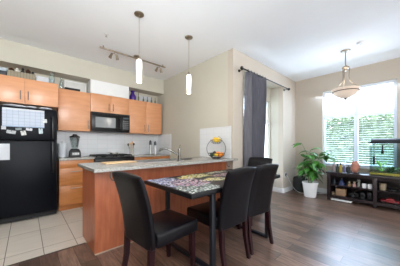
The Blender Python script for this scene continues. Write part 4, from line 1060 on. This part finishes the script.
bm = B(); cyl(bm, (0, 0, 0.07), (-0.03, 0, 0.07), 0.026, seg=18); obj('lens_barrel', bm, M['black'], r)
r = thing('black_case', 'small black upright case against the centre post, lower shelf', 'case', (4.95, 0.555, ZB))
bxo('case_body', (0, 0.12, -0.035, 0.035, 0, 0.15), col('case_grey', (36, 35, 41), 0.5), r, bev=0.01)
bm = B(); tube(bm, [(0.04, 0, 0.15), (0.045, 0, 0.17), (0.075, 0, 0.17), (0.08, 0, 0.15)], 0.005, seg=6); obj('handle', bm, M['black'], r)
# --- bottom shelf, right bay: red model car
r = thing('toy_car', 'red model car on the lower console shelf', 'toy car', (4.93, 0.27, ZB))
bm = B(); box(bm, -0.05, 0.05, -0.125, 0.125, 0.02, 0.06, bev=0.012)
a = [bm.verts.new(v) for v in ((-0.042, -0.07, 0.058), (0.042, -0.07, 0.058), (0.042, 0.06, 0.058), (-0.042, 0.06, 0.058))]
b = [bm.verts.new(v) for v in ((-0.034, -0.045, 0.095), (0.034, -0.045, 0.095), (0.034, 0.025, 0.095), (-0.034, 0.025, 0.095))]
bm.faces.new(a[::-1]); bm.faces.new(b)
for i in range(4): bm.faces.new((a[i], a[(i+1) % 4], b[(i+1) % 4], b[i]))
obj('car_body', bm, col('car_red', (120, 12, 24), 0.3), r)
for sx_ in (-1, 1):
    for sy in (-1, 1):
        bm = B(); cyl(bm, (sx_*0.038, sy*0.08, 0.022), (sx_*0.054, sy*0.08, 0.022), 0.022, seg=16); obj('wheel', bm, M['black'], r)
r = thing('small_jar', 'tiny pale jar right of the red model car', 'jar', (4.91, 0.11, ZB))
bm = B(); lathe(bm, [(0, 0), (0.018, 0), (0.02, 0.04), (0, 0.045)], seg=12); obj('body', bm, col('jar_pale', (120, 128, 120), 0.4), r)
bm = B(); cyl(bm, (0, 0, 0.044), (0, 0, 0.055), 0.014, seg=12); obj('lid', bm, M['steel'], r)
r = thing('toy_car', 'darker red model car at the right part of the lower shelf', 'toy car', (4.95, -0.04, ZB))
bm = B(); box(bm, -0.045, 0.045, -0.10, 0.10, 0.018, 0.055, bev=0.012); box(bm, -0.034, 0.034, -0.04, 0.04, 0.05, 0.085, bev=0.01); obj('car_body', bm, col('car_dark_red', (104, 16, 27), 0.3), r)
for sx_ in (-1, 1):
    for sy in (-1, 1):
        bm = B(); cyl(bm, (sx_*0.034, sy*0.065, 0.020), (sx_*0.049, sy*0.065, 0.020), 0.020, seg=16); obj('wheel', bm, M['black'], r)
# white flat scale under the console
r = thing('bathroom_scale', 'flat white scale lying on the floor under the console', 'scale', (4.98, 0.99, 0.0))
bxo('platform', (-0.15, 0.15, -0.17, 0.17, 0.012, 0.038), M['white_gloss'], r, bev=0.006)
for sx_ in (-0.12, 0.12):
    for sy in (-0.13, 0.13):
        bm = B(); cyl(bm, (sx_, sy, 0), (sx_, sy, 0.014), 0.02); obj('foot', bm, M['black'], r)
